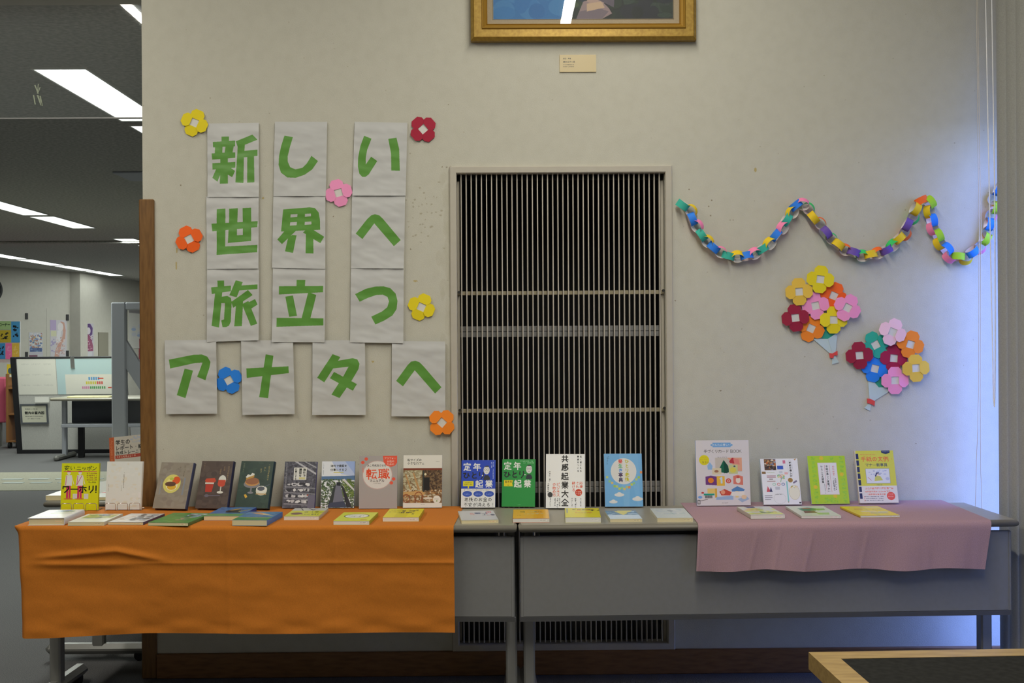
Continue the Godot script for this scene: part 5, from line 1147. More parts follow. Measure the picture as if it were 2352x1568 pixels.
	a.ellipse(42, 66, 25, 11, rgb(138, 134, 138)); a.ellipse(42, 60, 22, 11, rgb(206, 150, 84)); a.ellipse(42, 57, 21, 10, rgb(158, 104, 70)); a.shape("22,54 46,46 46,38 22,46", rgb(196, 150, 70)); a.shape("20,46 26,38 34,40 38,34 46,36 46,40 24,48", rgb(232, 230, 220))
	a.rect(39, 76, 5, 14, rgb(130, 128, 134)); a.ellipse(41, 90, 9, 3, rgb(138, 136, 142))
	a.ellipse(74, 84, 17, 13, rgb(222, 216, 196)); a.ellipse(74, 80, 17, 10, rgb(232, 230, 220)); a.ellipse(72, 78, 11, 6, rgb(92, 96, 106)); a.rect(58, 92, 32, 2.4, rgb(196, 156, 96)); a.shape("22,96 28,94 34,102 28,106", rgb(226, 180, 70)); a.line([Vector2(78, 74), Vector2(96, 66)], 1.4, rgb(96, 104, 130))
	a.marks(86, 8, 8, 5.4, rgb(178, 162, 104), true, 0.12); a.marks(73, 15, 2, 6, rgb(178, 162, 104), true, 0.12); a.marks(62, 21, 3, 5, rgb(178, 162, 104), true, 0.12); a.marks(8, 6, 5, 5, rgb(120, 130, 104), true, 0.12)
	upright("book", "dark green hardback with cakes, third leaning cookery book", [539, 1166], [618, 1166.5], [548, 1058], 0.023, 0.07, a, rgb(26, 50, 60), true, true, TABLE_Y + 0.0022, "pages", 9.0)
	# two books on building
	a = Art.new(300, 420, rgb(92, 92, 104))
	a.blotches(0, 0, 100, 140, [rgb(80, 80, 92), rgb(104, 104, 116), rgb(72, 72, 82), rgb(116, 116, 128)], 420, 5, 4)
	a.shape("30,0 40,0 100,34 100,40", rgb(190, 190, 198)); a.shape("60,0 66,0 100,16 100,20", rgb(170, 170, 178))
	for k in 4:
		a.shape("4,%d 100,%d 100,%d 4,%d" % [74 + k * 17, 79 + k * 17, 82 + k * 17, 78 + k * 17], rgb(142, 142, 152)); a.blotches(8, 64 + k * 17, 74, 10, [rgb(226, 226, 230), rgb(60, 60, 68), rgb(200, 200, 206)], 26, 7, k + 3)
	a.ellipse(78, 101, 4, 2, rgb(206, 92, 60)); a.rect(78, 100, 22, 40, rgb(116, 114, 134)); a.marks(5, 4, 22, 4, rgb(160, 160, 168), true)
	a.rect(30, 18, 40, 37, rgb(228, 228, 224)); a.column("海外で", 58, 20, 9, K, 0.12); a.column("建築を", 46, 20, 9, K, 0.12); a.column("仕事にする", 33, 20, 7, K, 0.12); a.rect(47, 48, 19, 1.6, rgb(206, 196, 50)); a.rect(47, 51.4, 19, 1.6, rgb(206, 196, 50))
	upright("book", "black and white photo book with a white title box", [647.7, 1166.5], [723.8, 1166], [649, 1059.7], 0.015, 0.045, a, rgb(76, 74, 130), true, false, TABLE_Y + 0.0022, "pages", 6.0)
	a = Art.new(300, 425, rgb(230, 234, 242))
	a.shape("30,0 100,0 100,46 60,40 40,20", rgb(190, 204, 238)); a.shape("70,0 100,0 100,40", rgb(160, 182, 232)); a.shape("0,46 100,44 100,58 0,58", rgb(92, 124, 166))
	a.blotches(0, 54, 100, 88, [rgb(76, 96, 66), rgb(96, 118, 66), rgb(64, 82, 64), rgb(90, 108, 96), rgb(112, 122, 104)], 700, 4, 7); a.blotches(64, 60, 36, 50, [rgb(104, 128, 60), rgb(122, 142, 74), rgb(84, 104, 60)], 160, 4, 9)
	a.shape("46,66 56,66 74,141 24,141", rgb(120, 122, 140)); a.shape("60,72 68,80 94,141 78,141", rgb(54, 52, 60)); a.shape("38,76 44,72 34,141 20,141", rgb(58, 64, 66)); a.shape("46,64 58,64 58,76 46,74", rgb(44, 48, 56)); a.shape("62,56 70,54 100,86 100,92", rgb(214, 214, 216)); a.shape("28,126 70,122 78,141 20,141", rgb(70, 76, 100))
	a.text("海外で建築を", 26, 10, 8.4, K, 0.11); a.text("仕事にする2", 26, 22, 8.4, K, 0.11); a.rect(36, 33, 30, 2, rgb(206, 196, 40)); a.marks(4, 4, 13, 2.6, rgb(140, 146, 156), true)
	upright("book", "colour photo book of a path between green shrubs", [736.4, 1166], [812.7, 1165.5], [737, 1059.3], 0.013, 0.045, a, rgb(92, 104, 150), true, false)
	# the job change manual
	a = Art.new(300, 414, rgb(178, 172, 172))
	a.ellipse(48, 50, 40, 38, rgb(206, 180, 178)); a.ellipse(48, 50, 38, 36, rgb(230, 226, 224))
	a.shape("62,0 100,0 100,18 94,26 84,29 72,26 64,16", rgb(240, 98, 76)); a.text("アラフォー", 66, 3.4, 6.2, rgb(250, 226, 216), 0.1); a.text("女性の", 73, 11.4, 6.4, rgb(250, 226, 216), 0.1); a.text("ための", 73, 19, 6.4, rgb(250, 226, 216), 0.1)
	for p in [[9, 17], [18, 8], [91, 61], [85, 71]]: a.ellipse(p[0], p[1], 4.6, 4.4, rgb(240, 98, 76))
	a.text("次こそ成功させる", 20, 22, 6.4, K, 0.1); a.text("転職", 17, 32, 31, rgb(236, 84, 50), 0.085, 1.05); a.text("マニュアル", 27, 61, 8, rgb(70, 60, 58), 0.12); a.marks(38, 71, 7, 2.6, rgb(120, 114, 112)); a.marks(8, 26, 4, 4, rgb(240, 120, 100), true)
	upright("book", "grey book with large orange title in a white circle", [824.3, 1168], [911.5, 1167.3], [824.3, 1047], 0.012, 0.03, a, rgb(196, 192, 192), true, false, TABLE_Y + 0.0022, "white_pages")
	a = Art.new(300, 408, rgb(232, 230, 222))
	a.rect(0, 34, 100, 90, rgb(140, 116, 84)); a.blotches(0, 34, 48, 60, [rgb(206, 202, 176), rgb(190, 184, 150), rgb(166, 156, 124)], 180, 5, 3); a.blotches(48, 36, 52, 60, [rgb(88, 66, 50), rgb(106, 82, 60), rgb(72, 56, 46), rgb(124, 100, 74)], 240, 4.5, 5); a.blotches(0, 90, 100, 34, [rgb(160, 112, 68), rgb(186, 150, 104), rgb(120, 88, 60), rgb(206, 194, 168)], 220, 4.5, 6)
	a.rect(0, 34, 100, 5, rgb(130, 64, 44)); a.rect(50, 40, 4, 56, rgb(60, 66, 62)); a.rect(53, 58, 15, 34, rgb(40, 38, 38)); a.shape("4,50 8,50 22,90 18,90", rgb(190, 150, 100)); a.shape("24,46 28,46 44,90 38,90", rgb(190, 150, 100)); a.shape("0,96 46,92 56,98 54,104 0,104", rgb(206, 166, 108)); a.ring(40, 108, 10, 12, 2, rgb(150, 80, 50)); a.rect(30, 112, 2.4, 14, rgb(140, 74, 46)); a.rect(48, 112, 2.4, 14, rgb(140, 74, 46)); a.ring(8, 112, 9, 10, 2, rgb(150, 76, 46)); a.ellipse(57, 50, 3, 3, rgb(236, 226, 190)); a.ellipse(64, 112, 12, 3, rgb(226, 218, 206))
	a.ellipse(87, 115, 10, 10, rgb(236, 234, 226)); a.marks(81, 113, 5, 2, rgb(120, 116, 110)); a.ellipse(87, 119, 1.6, 1.6, rgb(120, 160, 70)); a.rect(0, 124, 100, 12, rgb(234, 232, 224)); a.marks(46, 127, 5, 1.8, rgb(160, 156, 150)); a.marks(84, 16, 5, 1.8, rgb(150, 146, 140))
	a.text("私サイズの", 10, 9, 7.4, K, 0.1); a.text("小さなカフェ", 10, 17.6, 7.4, K, 0.1)
	upright("book", "white book with a photo of a wooden cafe interior", [925.3, 1165.6], [1014.5, 1165.6], [929.6, 1045], 0.013, 0.04, a, rgb(206, 204, 214), true, false)
	# before the grille
	for kind in 2:
		var base := rgb(38, 72, 190) if kind == 0 else rgb(46, 150, 70)
		a = Art.new(300, 412, base)
		a.text("定年", 4, 7, 25, Color(0.93, 0.93, 0.92), 0.12, 1.16); a.text("ひとり", 3, 32, 24, rgb(34, 36, 40), 0.13, 0.92); a.text("起業", 41, 57, 24, Color(0.93, 0.93, 0.92), 0.12, 1.18) if kind == 0 else a.text("起業", 36, 59, 24, Color(0.93, 0.93, 0.92), 0.12, 1.2)
		var fx := 74.0 if kind == 0 else 81.0
		a.shape("%d,52 %d,44 %d,44 %d,52 %d,58 %d,58" % [fx - 9, fx - 5, fx + 5, fx + 10, fx + 9, fx - 9], rgb(50, 54, 64)); a.ellipse(fx, 29, 9, 12.5, rgb(226, 226, 224)); a.shape("%d,24 %d,17 %d,16 %d,24 %d,20 %d,20" % [fx - 9, fx - 4, fx + 5, fx + 9, fx + 6, fx - 6], rgb(60, 62, 66))
		for s in [-1, 1]: a.ring(fx + s * 3.6, 27.5, 2.8, 2.2, 0.6, rgb(96, 96, 100))
		a.line([Vector2(fx - 2, 36), Vector2(fx + 2, 36)], 0.7, rgb(110, 100, 98)); a.ellipse(fx - 12, 45, 2, 2, rgb(230, 228, 224))
		if kind == 0:
			a.marks(92, 5, 14, 3.3, Color(0.8, 0.84, 0.95), true); a.marks(87, 5, 5, 3.3, Color(0.8, 0.84, 0.95), true); a.rect(5, 61, 31, 15, rgb(228, 218, 40)); a.rect(19, 76, 4, 6, rgb(228, 218, 40)); a.marks(9, 64, 6, 3.6, rgb(120, 116, 50)); a.marks(9, 69, 6, 3.6, rgb(120, 116, 50))
			a.rect(0, 83, 100, 55, rgb(232, 232, 232)); a.marks(8, 85, 22, 3.2, rgb(120, 124, 136))
			for k in 3: a.ellipse(18 + k * 32, 98, 14, 8.4, rgb(52, 84, 186)); a.marks(9 + k * 32, 95, 6, 2.6, rgb(150, 170, 226)); a.marks(9 + k * 32, 99, 6, 2.6, rgb(150, 170, 226))
			a.text("老後のお金の", 9, 108, 13, K, 0.085, 1.06); a.text("不安が消える!", 8, 123, 12.4, K, 0.085, 1.06)
		else:
			a.marks(54, 4, 10, 3.6, Color(0.7, 0.88, 0.72)); a.marks(64, 9, 8, 3.6, Color(0.7, 0.88, 0.72)); a.shape("6,61 33,61 31,70 33,79 6,79", rgb(236, 214, 40)); a.text("生き方", 8.5, 62.5, 7.2, rgb(96, 84, 30), 0.12); a.marks(16, 71, 1, 6, rgb(60, 54, 30))
			a.marks(48, 131, 4, 2, Color(0.6, 0.82, 0.62))
		if kind == 0: upright("book", "blue and white book with a cartoon businessman, on the left table's bare end", [1058.6, 1165.2], [1137.5, 1163.6], [1057.6, 1056.5], 0.014, 0.05, a, rgb(40, 66, 170), true, false, TABLE_Y + 0.0022, "pages", 5.0)
		else: upright("book", "green book with a cartoon businessman, above the gap between tables", [1152, 1163], [1229.2, 1162.6], [1150.8, 1054], 0.014, 0.05, a, rgb(36, 116, 60), true, false, TABLE_Y + 0.0022, "pages", 5.0)
	a = Art.new(300, 412, rgb(250, 250, 250))
	a.column("共感起業大全", 39, 2, 20, rgb(48, 48, 48), 0.115, 1.12); a.column("長く愛される", 87, 4, 5.4, rgb(70, 70, 70), 0.12, 1.35); a.column("事業をつくる", 80, 4, 5.4, rgb(70, 70, 70), 0.12, 1.35)
	var red := rgb(226, 92, 66)
	a.column("応援", 86, 70, 8.6, red, 0.1); a.column("され", 77, 70, 8.6, red, 0.1); a.column("続ける", 67, 70, 8.6, red, 0.1); a.column("ビジネス", 27, 73, 9, red, 0.1); a.column("の始め方", 17, 73, 9, red, 0.1)
	a.ellipse(84, 98, 9, 9, rgb(220, 78, 54)); a.marks(78, 94, 3, 4, rgb(250, 224, 214)); a.marks(78, 99, 3, 4, rgb(250, 224, 214)); a.ellipse(11, 104, 6.4, 6.8, rgb(76, 76, 78)); a.column("一", 4, 44, 5, K, 0.12)
	for k in 8: a.marks([4, 10, 22, 28, 34, 66, 74, 88][k], 74 if k < 1 else 112, 7 if k < 1 else 6, 3.2 if k % 3 else 4.4, rgb(90, 90, 92), true)
	a.marks(8, 44, 6, 4.2, rgb(90, 90, 90), true)
	o = upright("book", "white book with a vertical black title, tallest before the grille", [1253.6, 1166], [1342.5, 1163.8], [1246.9, 1042.4], 0.019, 0.045, a, rgb(222, 220, 238), true, false, TABLE_Y + 0.0022, "white_pages", 8.0)
	a = Art.new(300, 412, rgb(122, 182, 230))
	a.shape("40,0 70,0 64,137 50,137", rgb(132, 188, 232)); a.shape("60,0 90,0 92,137 86,137", rgb(128, 186, 232)); a.ellipse(51, 46, 34, 34, rgb(228, 226, 222))
	a.column("ひとり老後", 54, 14, 12, rgb(206, 196, 40), 0.13, 0.98); var cs := [rgb(222, 90, 80), rgb(92, 178, 120), rgb(60, 140, 226), rgb(84, 66, 96), rgb(60, 56, 92)]
	for k in 5: a.glyph("楽生き事典"[k], 37, 14 + k * 12, 12, cs[k], 0.13)
	for k in 15:
		var u := k / 14.0
		a.rect(4 + u * 90, 58 + 34 * 4.0 * u * (1.0 - u) - 12 * u + (3 if k % 2 else 0), 6, 6, [rgb(206, 214, 90), rgb(150, 206, 150), rgb(226, 196, 120), rgb(170, 206, 90), rgb(236, 150, 90)][k % 5] if k % 4 else rgb(196, 210, 130))
	for p in [[38, 107, 13, 4.6], [86, 118, 14, 5], [22, 125, 11, 4]]:
		a.ellipse(p[0], p[1], p[2], p[3], rgb(228, 226, 224)); a.ellipse(p[0], p[1] - p[3] * 0.5, p[2] * 0.5, p[3], rgb(232, 230, 228))
	a.marks(7, 6, 6, 3.4, rgb(80, 120, 160), true); a.marks(11, 6, 3, 2.6, rgb(80, 120, 160), true)
	upright("book", "sky blue book with a white moon and clouds before the grille", [1390, 1163.4], [1477.5, 1163], [1385.6, 1041.7], 0.014, 0.045, a, rgb(214, 214, 240), true, false)
	# on the pink cloth
	var py := TABLE_Y + 0.004
	a = Art.new(380, 462, rgb(224, 218, 222))
	a.ellipse(49, 9, 21, 4.2, rgb(120, 172, 226)); a.rect(32, 4.8, 34, 8.4, rgb(120, 172, 226)); a.text("かんたん楽しい", 31, 6, 5, rgb(222, 234, 246), 0.11, 1.02)
	a.text("手づくりカード", 15, 17.4, 6.8, rgb(90, 84, 80), 0.1); a.text("BOOK", 64, 17.4, 6.8, rgb(110, 104, 100), 0.1, 0.8); a.marks(41, 31, 10, 1.6, rgb(140, 130, 130)); a.ellipse(15.5, 37, 9.4, 9.4, rgb(230, 218, 20)); a.text("93人", 11, 39, 4.6, rgb(160, 140, 60), 0.12); a.marks(10, 32, 7, 1.6, rgb(210, 180, 60)); a.marks(8, 35, 8, 1.6, rgb(210, 180, 60))
	a.rect(36, 33, 50, 26, rgb(206, 196, 186)); a.shape("59,33 86,33 86,58 78,58", rgb(232, 170, 140)); a.shape("62,40 68,33 72,34 72,44 64,43", rgb(196, 54, 66)); a.shape("70,34 80,36 82,46 72,44", rgb(232, 140, 130))
	a.shape("52,37 62,56 58,62 46,60 44,52", rgb(18, 104, 74)); a.shape("52,37 60,48 62,60 52,62", rgb(12, 74, 54)); a.shape("26,41 31,48 30,55 22,55 21,48", rgb(150, 190, 232)); a.rect(30, 52, 17, 12, rgb(226, 212, 180)); a.ellipse(38, 58, 4, 2.4, rgb(170, 120, 90)); a.rect(61, 46, 17, 17, rgb(206, 208, 150)); a.ellipse(69, 56, 6, 5, rgb(226, 214, 90)); a.ellipse(72, 49, 2, 1.4, rgb(60, 70, 110))
	a.shape("17,68 27,66 38,68 38,84 17,83", rgb(116, 62, 130)); a.ellipse(27, 75, 5.4, 5, rgb(238, 138, 40)); a.rect(38, 67, 15, 18, rgb(238, 190, 66)); a.text("1", 41, 69, 12, rgb(206, 226, 238), 0.3); a.ellipse(60, 76, 5, 4.6, rgb(214, 84, 72)); a.ring(60, 76, 2, 2, 1, rgb(236, 220, 210)); a.shape("69,67 78,65 87,68 87,84 69,82", rgb(226, 128, 110)); a.ellipse(78, 75, 4.4, 5.6, rgb(238, 226, 214)); a.ellipse(78, 69, 3, 2, rgb(206, 84, 70))
	a.rect(20, 90, 14, 9, rgb(238, 206, 120)); a.rect(34, 90, 4, 17, rgb(226, 178, 74)); a.shape("42,96 52,91 65,97 62,103 46,103", rgb(206, 78, 60)); a.ellipse(49, 97, 4, 4, rgb(238, 160, 130)); a.shape("36,106 68,103 68,111 36,111", rgb(160, 186, 222)); a.shape("65,92 76,86 90,92 88,95 66,96", rgb(92, 138, 196)); a.rect(72, 95, 6, 12, rgb(238, 214, 150)); a.rect(65, 96, 24, 8, rgb(238, 232, 226)); a.shape("76,110 92,104 98,110 84,116", rgb(166, 186, 216)); a.ellipse(88, 106, 5, 4, rgb(238, 206, 170))
	a.rect(13, 99.5, 20, 3.2, rgb(30, 158, 134)); a.ellipse(11, 98, 2.6, 1.6, rgb(196, 60, 56)); a.rect(15, 103, 14, 5, rgb(150, 150, 152))
	for k in 8: a.rect(15.5 + k * 1.7, 103, 0.7, 5, rgb(90, 90, 92))
	a.ellipse(6, 106, 4, 2.4, rgb(120, 170, 232)); a.line([Vector2(5, 113), Vector2(20, 110)], 0.8, rgb(60, 60, 60)); a.rect(1, 111, 5, 8, rgb(60, 60, 60)); a.rect(2, 112, 3, 6, rgb(220, 216, 218)); a.marks(46, 116, 7, 1.6, rgb(140, 134, 136))
	upright("book", "large white craft book with handmade cards, leftmost on the pink cloth", [1601.4, 1161], [1724.5, 1160], [1598.3, 1011], 0.011, 0.035, a, rgb(140, 180, 230), false, false, py, "white_pages")
	a = Art.new(300, 380, rgb(234, 234, 240))
	a.rect(10, 1, 31, 31, rgb(110, 80, 56)); a.blotches(10, 1, 31, 31, [rgb(196, 150, 96), rgb(60, 50, 50), rgb(206, 110, 50), rgb(120, 130, 160), rgb(220, 206, 180), rgb(90, 56, 40)], 44, 5, 4); a.rect(44, 20, 16, 10, rgb(58, 96, 200)); a.rect(60, 5, 7, 9, rgb(214, 120, 150)); a.rect(48, 35, 9, 6, rgb(206, 210, 220)); a.rect(62, 38, 9, 6, rgb(232, 178, 180)); a.rect(2, 36, 10, 6, rgb(140, 108, 60)); a.line([Vector2(15, 38), Vector2(35, 39)], 1.2, rgb(180, 200, 150))
	a.rect(14, 47, 24, 1.4, rgb(150, 60, 70)); a.rect(14, 50.6, 24, 1.4, rgb(150, 60, 70)); a.rect(20, 56, 10, 1.6, rgb(90, 60, 50)); a.rect(14, 62, 22, 1.2, rgb(150, 90, 80)); a.blotches(42, 44, 20, 13, [rgb(140, 196, 140), rgb(226, 150, 160), rgb(150, 170, 220), rgb(220, 206, 120)], 30, 3, 6); a.line([Vector2(52, 56), Vector2(50, 65)], 1.4, rgb(110, 170, 110)); a.ellipse(76, 60, 6.4, 6.4, rgb(166, 130, 70))
	a.column("手紙の楽しみ", 76, 9, 6.4, K, 0.13, 1.1); a.ring(79, 28, 6.4, 24, 0.5, rgb(190, 190, 196)); a.shape("10,92 14,76 22,92", rgb(206, 90, 100)); a.shape("18,92 22,78 26,92", rgb(60, 66, 110)); for k in 3: a.ring(32 + k * 12, 71, 4, 3, 1.2, [rgb(150, 206, 180), rgb(206, 100, 100), rgb(60, 90, 170)][k])
	a.rect(34, 78, 12, 8, rgb(196, 198, 210)); a.line([Vector2(66, 64), Vector2(66, 118)], 3.4, rgb(140, 206, 206)); a.line([Vector2(66, 118), Vector2(66, 122)], 1.6, rgb(150, 130, 90)); a.ellipse(84, 94, 14.5, 20, rgb(206, 196, 160)); a.ellipse(84, 94, 13.6, 19, rgb(234, 230, 214)); a.blotches(76, 76, 18, 6, [rgb(238, 190, 60), rgb(120, 170, 100), rgb(236, 150, 60)], 12, 2, 8)
	a.rect(4, 102, 20, 1.4, rgb(90, 90, 100)); a.rect(4, 107, 20, 1.4, rgb(90, 90, 100)); a.rect(4, 112, 16, 1.4, rgb(90, 90, 100)); a.ring(44, 110, 16, 14, 0.5, rgb(190, 190, 196)); a.marks(32, 98, 8, 2.2, rgb(110, 110, 120)); a.rect(94, 120, 5, 4, rgb(40, 40, 44)); a.shape("90,2 97,0 93,6", rgb(190, 140, 80)); a.shape("82,66 92,60 94,64 84,70", rgb(120, 110, 140))
	upright("book", "white book dotted with tiny stationery pictures, on the pink cloth", [1755, 1158.8], [1841, 1157.6], [1746.3, 1053.2], 0.013, 0.062, a, rgb(110, 190, 240), true, false, py, "white_pages")
	a = Art.new(300, 378, rgb(176, 210, 40))
	for x in [9, 60, 84]:
		for k in 11: a.blotches(x, 2 + k * 11.4, 11, 9, [rgb(146, 200, 44), rgb(150, 204, 60), rgb(160, 208, 70)], 9, 3.4, x + k)
	for k in 3: a.blotches(34 + k * 8, 108, 11, 16, [rgb(146, 200, 44), rgb(156, 206, 66)], 9, 3.4, k + 50)
	for p in [[37, 6], [87, 49], [14, 82], [64, 106]]: a.ellipse(p[0], p[1], 5.4, 5.2, rgb(222, 204, 50)); a.ring(p[0], p[1], 3, 3, 1.2, rgb(226, 180, 50))
	a.rect(25, 18, 51, 84, rgb(230, 206, 216)); a.rect(26.5, 19.5, 48, 81, rgb(230, 228, 228)); a.column("手紙の美しい言葉づかい", 46, 25, 6.4, K, 0.11, 1.02); a.column("ひとこと文例集", 32, 25, 6.6, K, 0.11, 1.02); a.marks(38, 74, 9, 2.6, rgb(120, 120, 116), true); a.column("心に響く".substr(0, 2), 63, 25, 6.4, rgb(206, 90, 84), 0.11); a.marks(63, 40, 2, 6, rgb(206, 90, 84), true); a.marks(62, 58, 8, 4, rgb(60, 60, 60), true); a.marks(67, 60, 7, 4, rgb(60, 60, 60), true)
	for x in [43, 56]: a.rect(x, 24, 0.6, 72, rgb(196, 110, 120))
	upright("book", "lime green book with a white title panel on the pink cloth", [1865, 1157], [1951.5, 1156], [1854.4, 1047], 0.011, 0.064, a, rgb(196, 206, 196), false, false, py, "white_pages")
	a = Art.new(300, 410, rgb(216, 212, 66))
	for k in 7: a.rect(2, 8 + k * 17.2, 6.6, 14, rgb(40, 44, 84)); a.marks(3.6, 10 + k * 17.2, 3, 3, rgb(170, 170, 180), true)
	a.rect(0, 92, 100, 46, rgb(232, 226, 222)); a.rect(0, 0, 1.6, 137, rgb(214, 208, 196)); 
	for k in 7: a.rect(2, 8 + k * 17.2, 6.6, 14, rgb(40, 44, 84))
	a.shape("69,0 91,0 91,6 80,9.6 69,6", rgb(40, 46, 80)); a.marks(72, 2, 8, 1.9, rgb(180, 190, 210)); a.marks(14, 9, 15, 2.6, rgb(226, 130, 60)); a.text("手紙の文例・", 13.5, 15, 14.4, rgb(230, 100, 46), 0.1, 1.02); a.text("マナー新事典", 24, 33, 9.6, rgb(90, 96, 84), 0.11)
	a.rect(23, 47, 62, 39, rgb(150, 156, 170)); a.rect(24, 48, 60, 37, rgb(226, 228, 234)); a.ellipse(54, 62, 5, 5, rgb(240, 222, 206)); a.shape("50,58 54,55 58,58 58,62 55,59 52,62 48,70 46,66", rgb(60, 62, 96)); a.shape("46,70 52,66 60,67 66,78 44,80", rgb(206, 206, 100)); a.blotches(26, 50, 56, 14, [rgb(196, 204, 224), rgb(170, 176, 204)], 14, 4, 3); a.line([Vector2(28, 70), Vector2(36, 78)], 1, rgb(206, 120, 120)); a.ellipse(78, 74, 5, 4, rgb(190, 196, 220)); a.marks(48, 89, 7, 2, rgb(90, 96, 80))
	a.text("どんな手紙でも".substr(1, 4), 18, 96, 5.8, rgb(232, 110, 80), 0.1); a.marks(42, 96, 8, 5.6, rgb(232, 110, 80)); a.marks(16, 104.6, 12, 5, rgb(232, 120, 90)); a.marks(20, 111.6, 9, 5, rgb(232, 120, 90)); a.ellipse(82, 119, 10.6, 10.6, rgb(236, 92, 70)); a.marks(77, 113, 4, 2.6, rgb(250, 206, 190)); a.marks(75, 119, 5, 2.6, rgb(250, 206, 190)); for k in 3: a.marks(14, 119 + k * 5, 20, 2.2, rgb(90, 90, 110)); a.rect(13, 119 + k * 5, 1.6, 2.6, rgb(220, 100, 80))
	upright("book", "yellow and white letter writing guide, rightmost standing book", [1975, 1155.2], [2063, 1153.6], [1963.8, 1035], 0.016, 0.06, a, rgb(222, 212, 200), false, false, py, "white_pages")
	# behind the wall's end, on the third table
	a = Art.new(300, 420, rgb(218, 210, 198))
	a.rect(0, 0, 14.5, 140, rgb(206, 96, 46)); 
	for k in 8: a.glyph("Academic"[k], 3.5, 7 + k * 7, 8, rgb(226, 140, 90), 0.12, true)
	a.text("学生の", 18, 8, 15, K, 0.12, 0.98); a.text("レポート・論", 18, 24, 13.4, K, 0.12); a.text("作成トレーニン", 18, 38, 11.6, K, 0.12); a.rect(17, 50, 83, 9, rgb(190, 64, 40)); a.text("スキルを学ぶ21の", 20, 51.4, 6.4, rgb(236, 200, 180), 0.12); a.blotches(62, 2, 36, 18, [rgb(196, 200, 214), rgb(206, 204, 204)], 12, 6, 3)
	var rz := -0.235
	var ry := W(200, 1151, rz).y
	var bl := W(254, 1150, -0.60); bl.y = ry
	var c := W(250.5, 1005.3, -0.66)
	var y := c - bl; var h := y.length(); y = y.normalized()
	var x := Vector3.RIGHT; x = (x - y * x.dot(y)).normalized()
	var back := make_book("book", "cream and orange book behind the plain cream book, half hidden by the corner post", Transform3D(Basis(x, y, x.cross(y)), bl), 0.156, h, 0.014, a, rgb(206, 110, 60), false, false, "books on the third table")
	back.set_meta("category", "book")
	a = Art.new(200, 150, rgb(222, 222, 218)); a.blotches(60, 10, 40, 60, [rgb(170, 200, 160), rgb(196, 206, 200)], 12, 8, 3)
	flat_on("book", "white book lying on the third table left of the yellow travellers book", W(105, 1149, rz - 0.03), 0.16, 0.2, 0.021, ry, a, rgb(206, 200, 188), false, "books on the third table")
	a = Art.new(200, 280, rgb(206, 208, 200)); a.blotches(10, 10, 80, 120, [rgb(96, 160, 90), rgb(236, 234, 228), rgb(170, 190, 170)], 16, 14, 6); a.rect(0, 60, 100, 10, rgb(206, 70, 60))
	flat_on("book", "pale magazine with green patches lying behind the yellow travellers book", W(205, 1149, rz - 0.03), 0.21, 0.29, 0.012, ry, a, rgb(170, 186, 160), true, "books on the third table")
func flat_on(called: String, label: String, at: Vector3, w: float, d: float, t: float, y: float, art, side: Color, spine_right: bool, group: String) -> void:
	make_book(called, label, Transform3D(Basis(Vector3.RIGHT, Vector3.FORWARD, Vector3.UP), Vector3(at.x, y + t + 0.001, at.z)), w, d, t, art, side, spine_right, false, group)

# lying books: bottom front left, bottom front right, far right corner of the top cover, thickness
func lying(label: String, fl: Array, fr: Array, rr: Array, t: float, art, side: Color, spine_right: bool, hard := false, leaf := "pages", lift := 0.0018, stamp := "dark") -> Node3D:
	var y0 := TABLE_Y + lift
	var a := H(fl[0], fl[1], y0); var b := H(fr[0], fr[1], y0); var c := H(rr[0], rr[1], y0 + t)
	var x := Vector3(b.x - a.x, 0, b.z - a.z).normalized()
	var away := Vector3.UP.cross(x)
	var d: float = (c - b).dot(away)
	var w := a.distance_to(b)
	var o := make_book("book", label, Transform3D(Basis(x, away, Vector3.UP), Vector3(a.x, y0 + t, a.z)), w, d, t, art, side, spine_right, hard, "books lying along the front of the tables", leaf)
	if stamp != "":       # the owner's stamp on the cut pages
		var key := stamp + leaf
		if not flower_mats.has(key):
			var page := rgb(243, 228, 182) if leaf == "pages" else rgb(246, 243, 234)
			var s := Art.new(96, 28, page); s.marks(4, 4, 5, 16, rgb(96, 92, 84) if stamp == "dark" else rgb(214, 130, 104), false, 0.12)
			flower_mats[key] = printed(s, 0.85)
		var st := begin()
		var yy := (0.003 if hard else 0.0004) - 0.0004
		var x0 := w * 0.74; var x1 := w * 0.93; var hh := minf(t * 0.22, 0.003)
		face(st, [Vector3(x0, yy, -t * 0.5 + hh), Vector3(x1, yy, -t * 0.5 + hh), Vector3(x1, yy, -t * 0.5 - hh), Vector3(x0, yy, -t * 0.5 - hh)], Vector3.DOWN, [Vector2(0, 0), Vector2(1, 0), Vector2(1, 1), Vector2(0, 1)])
		put("page_stamp", done(st), flower_mats[key], o)
	return o
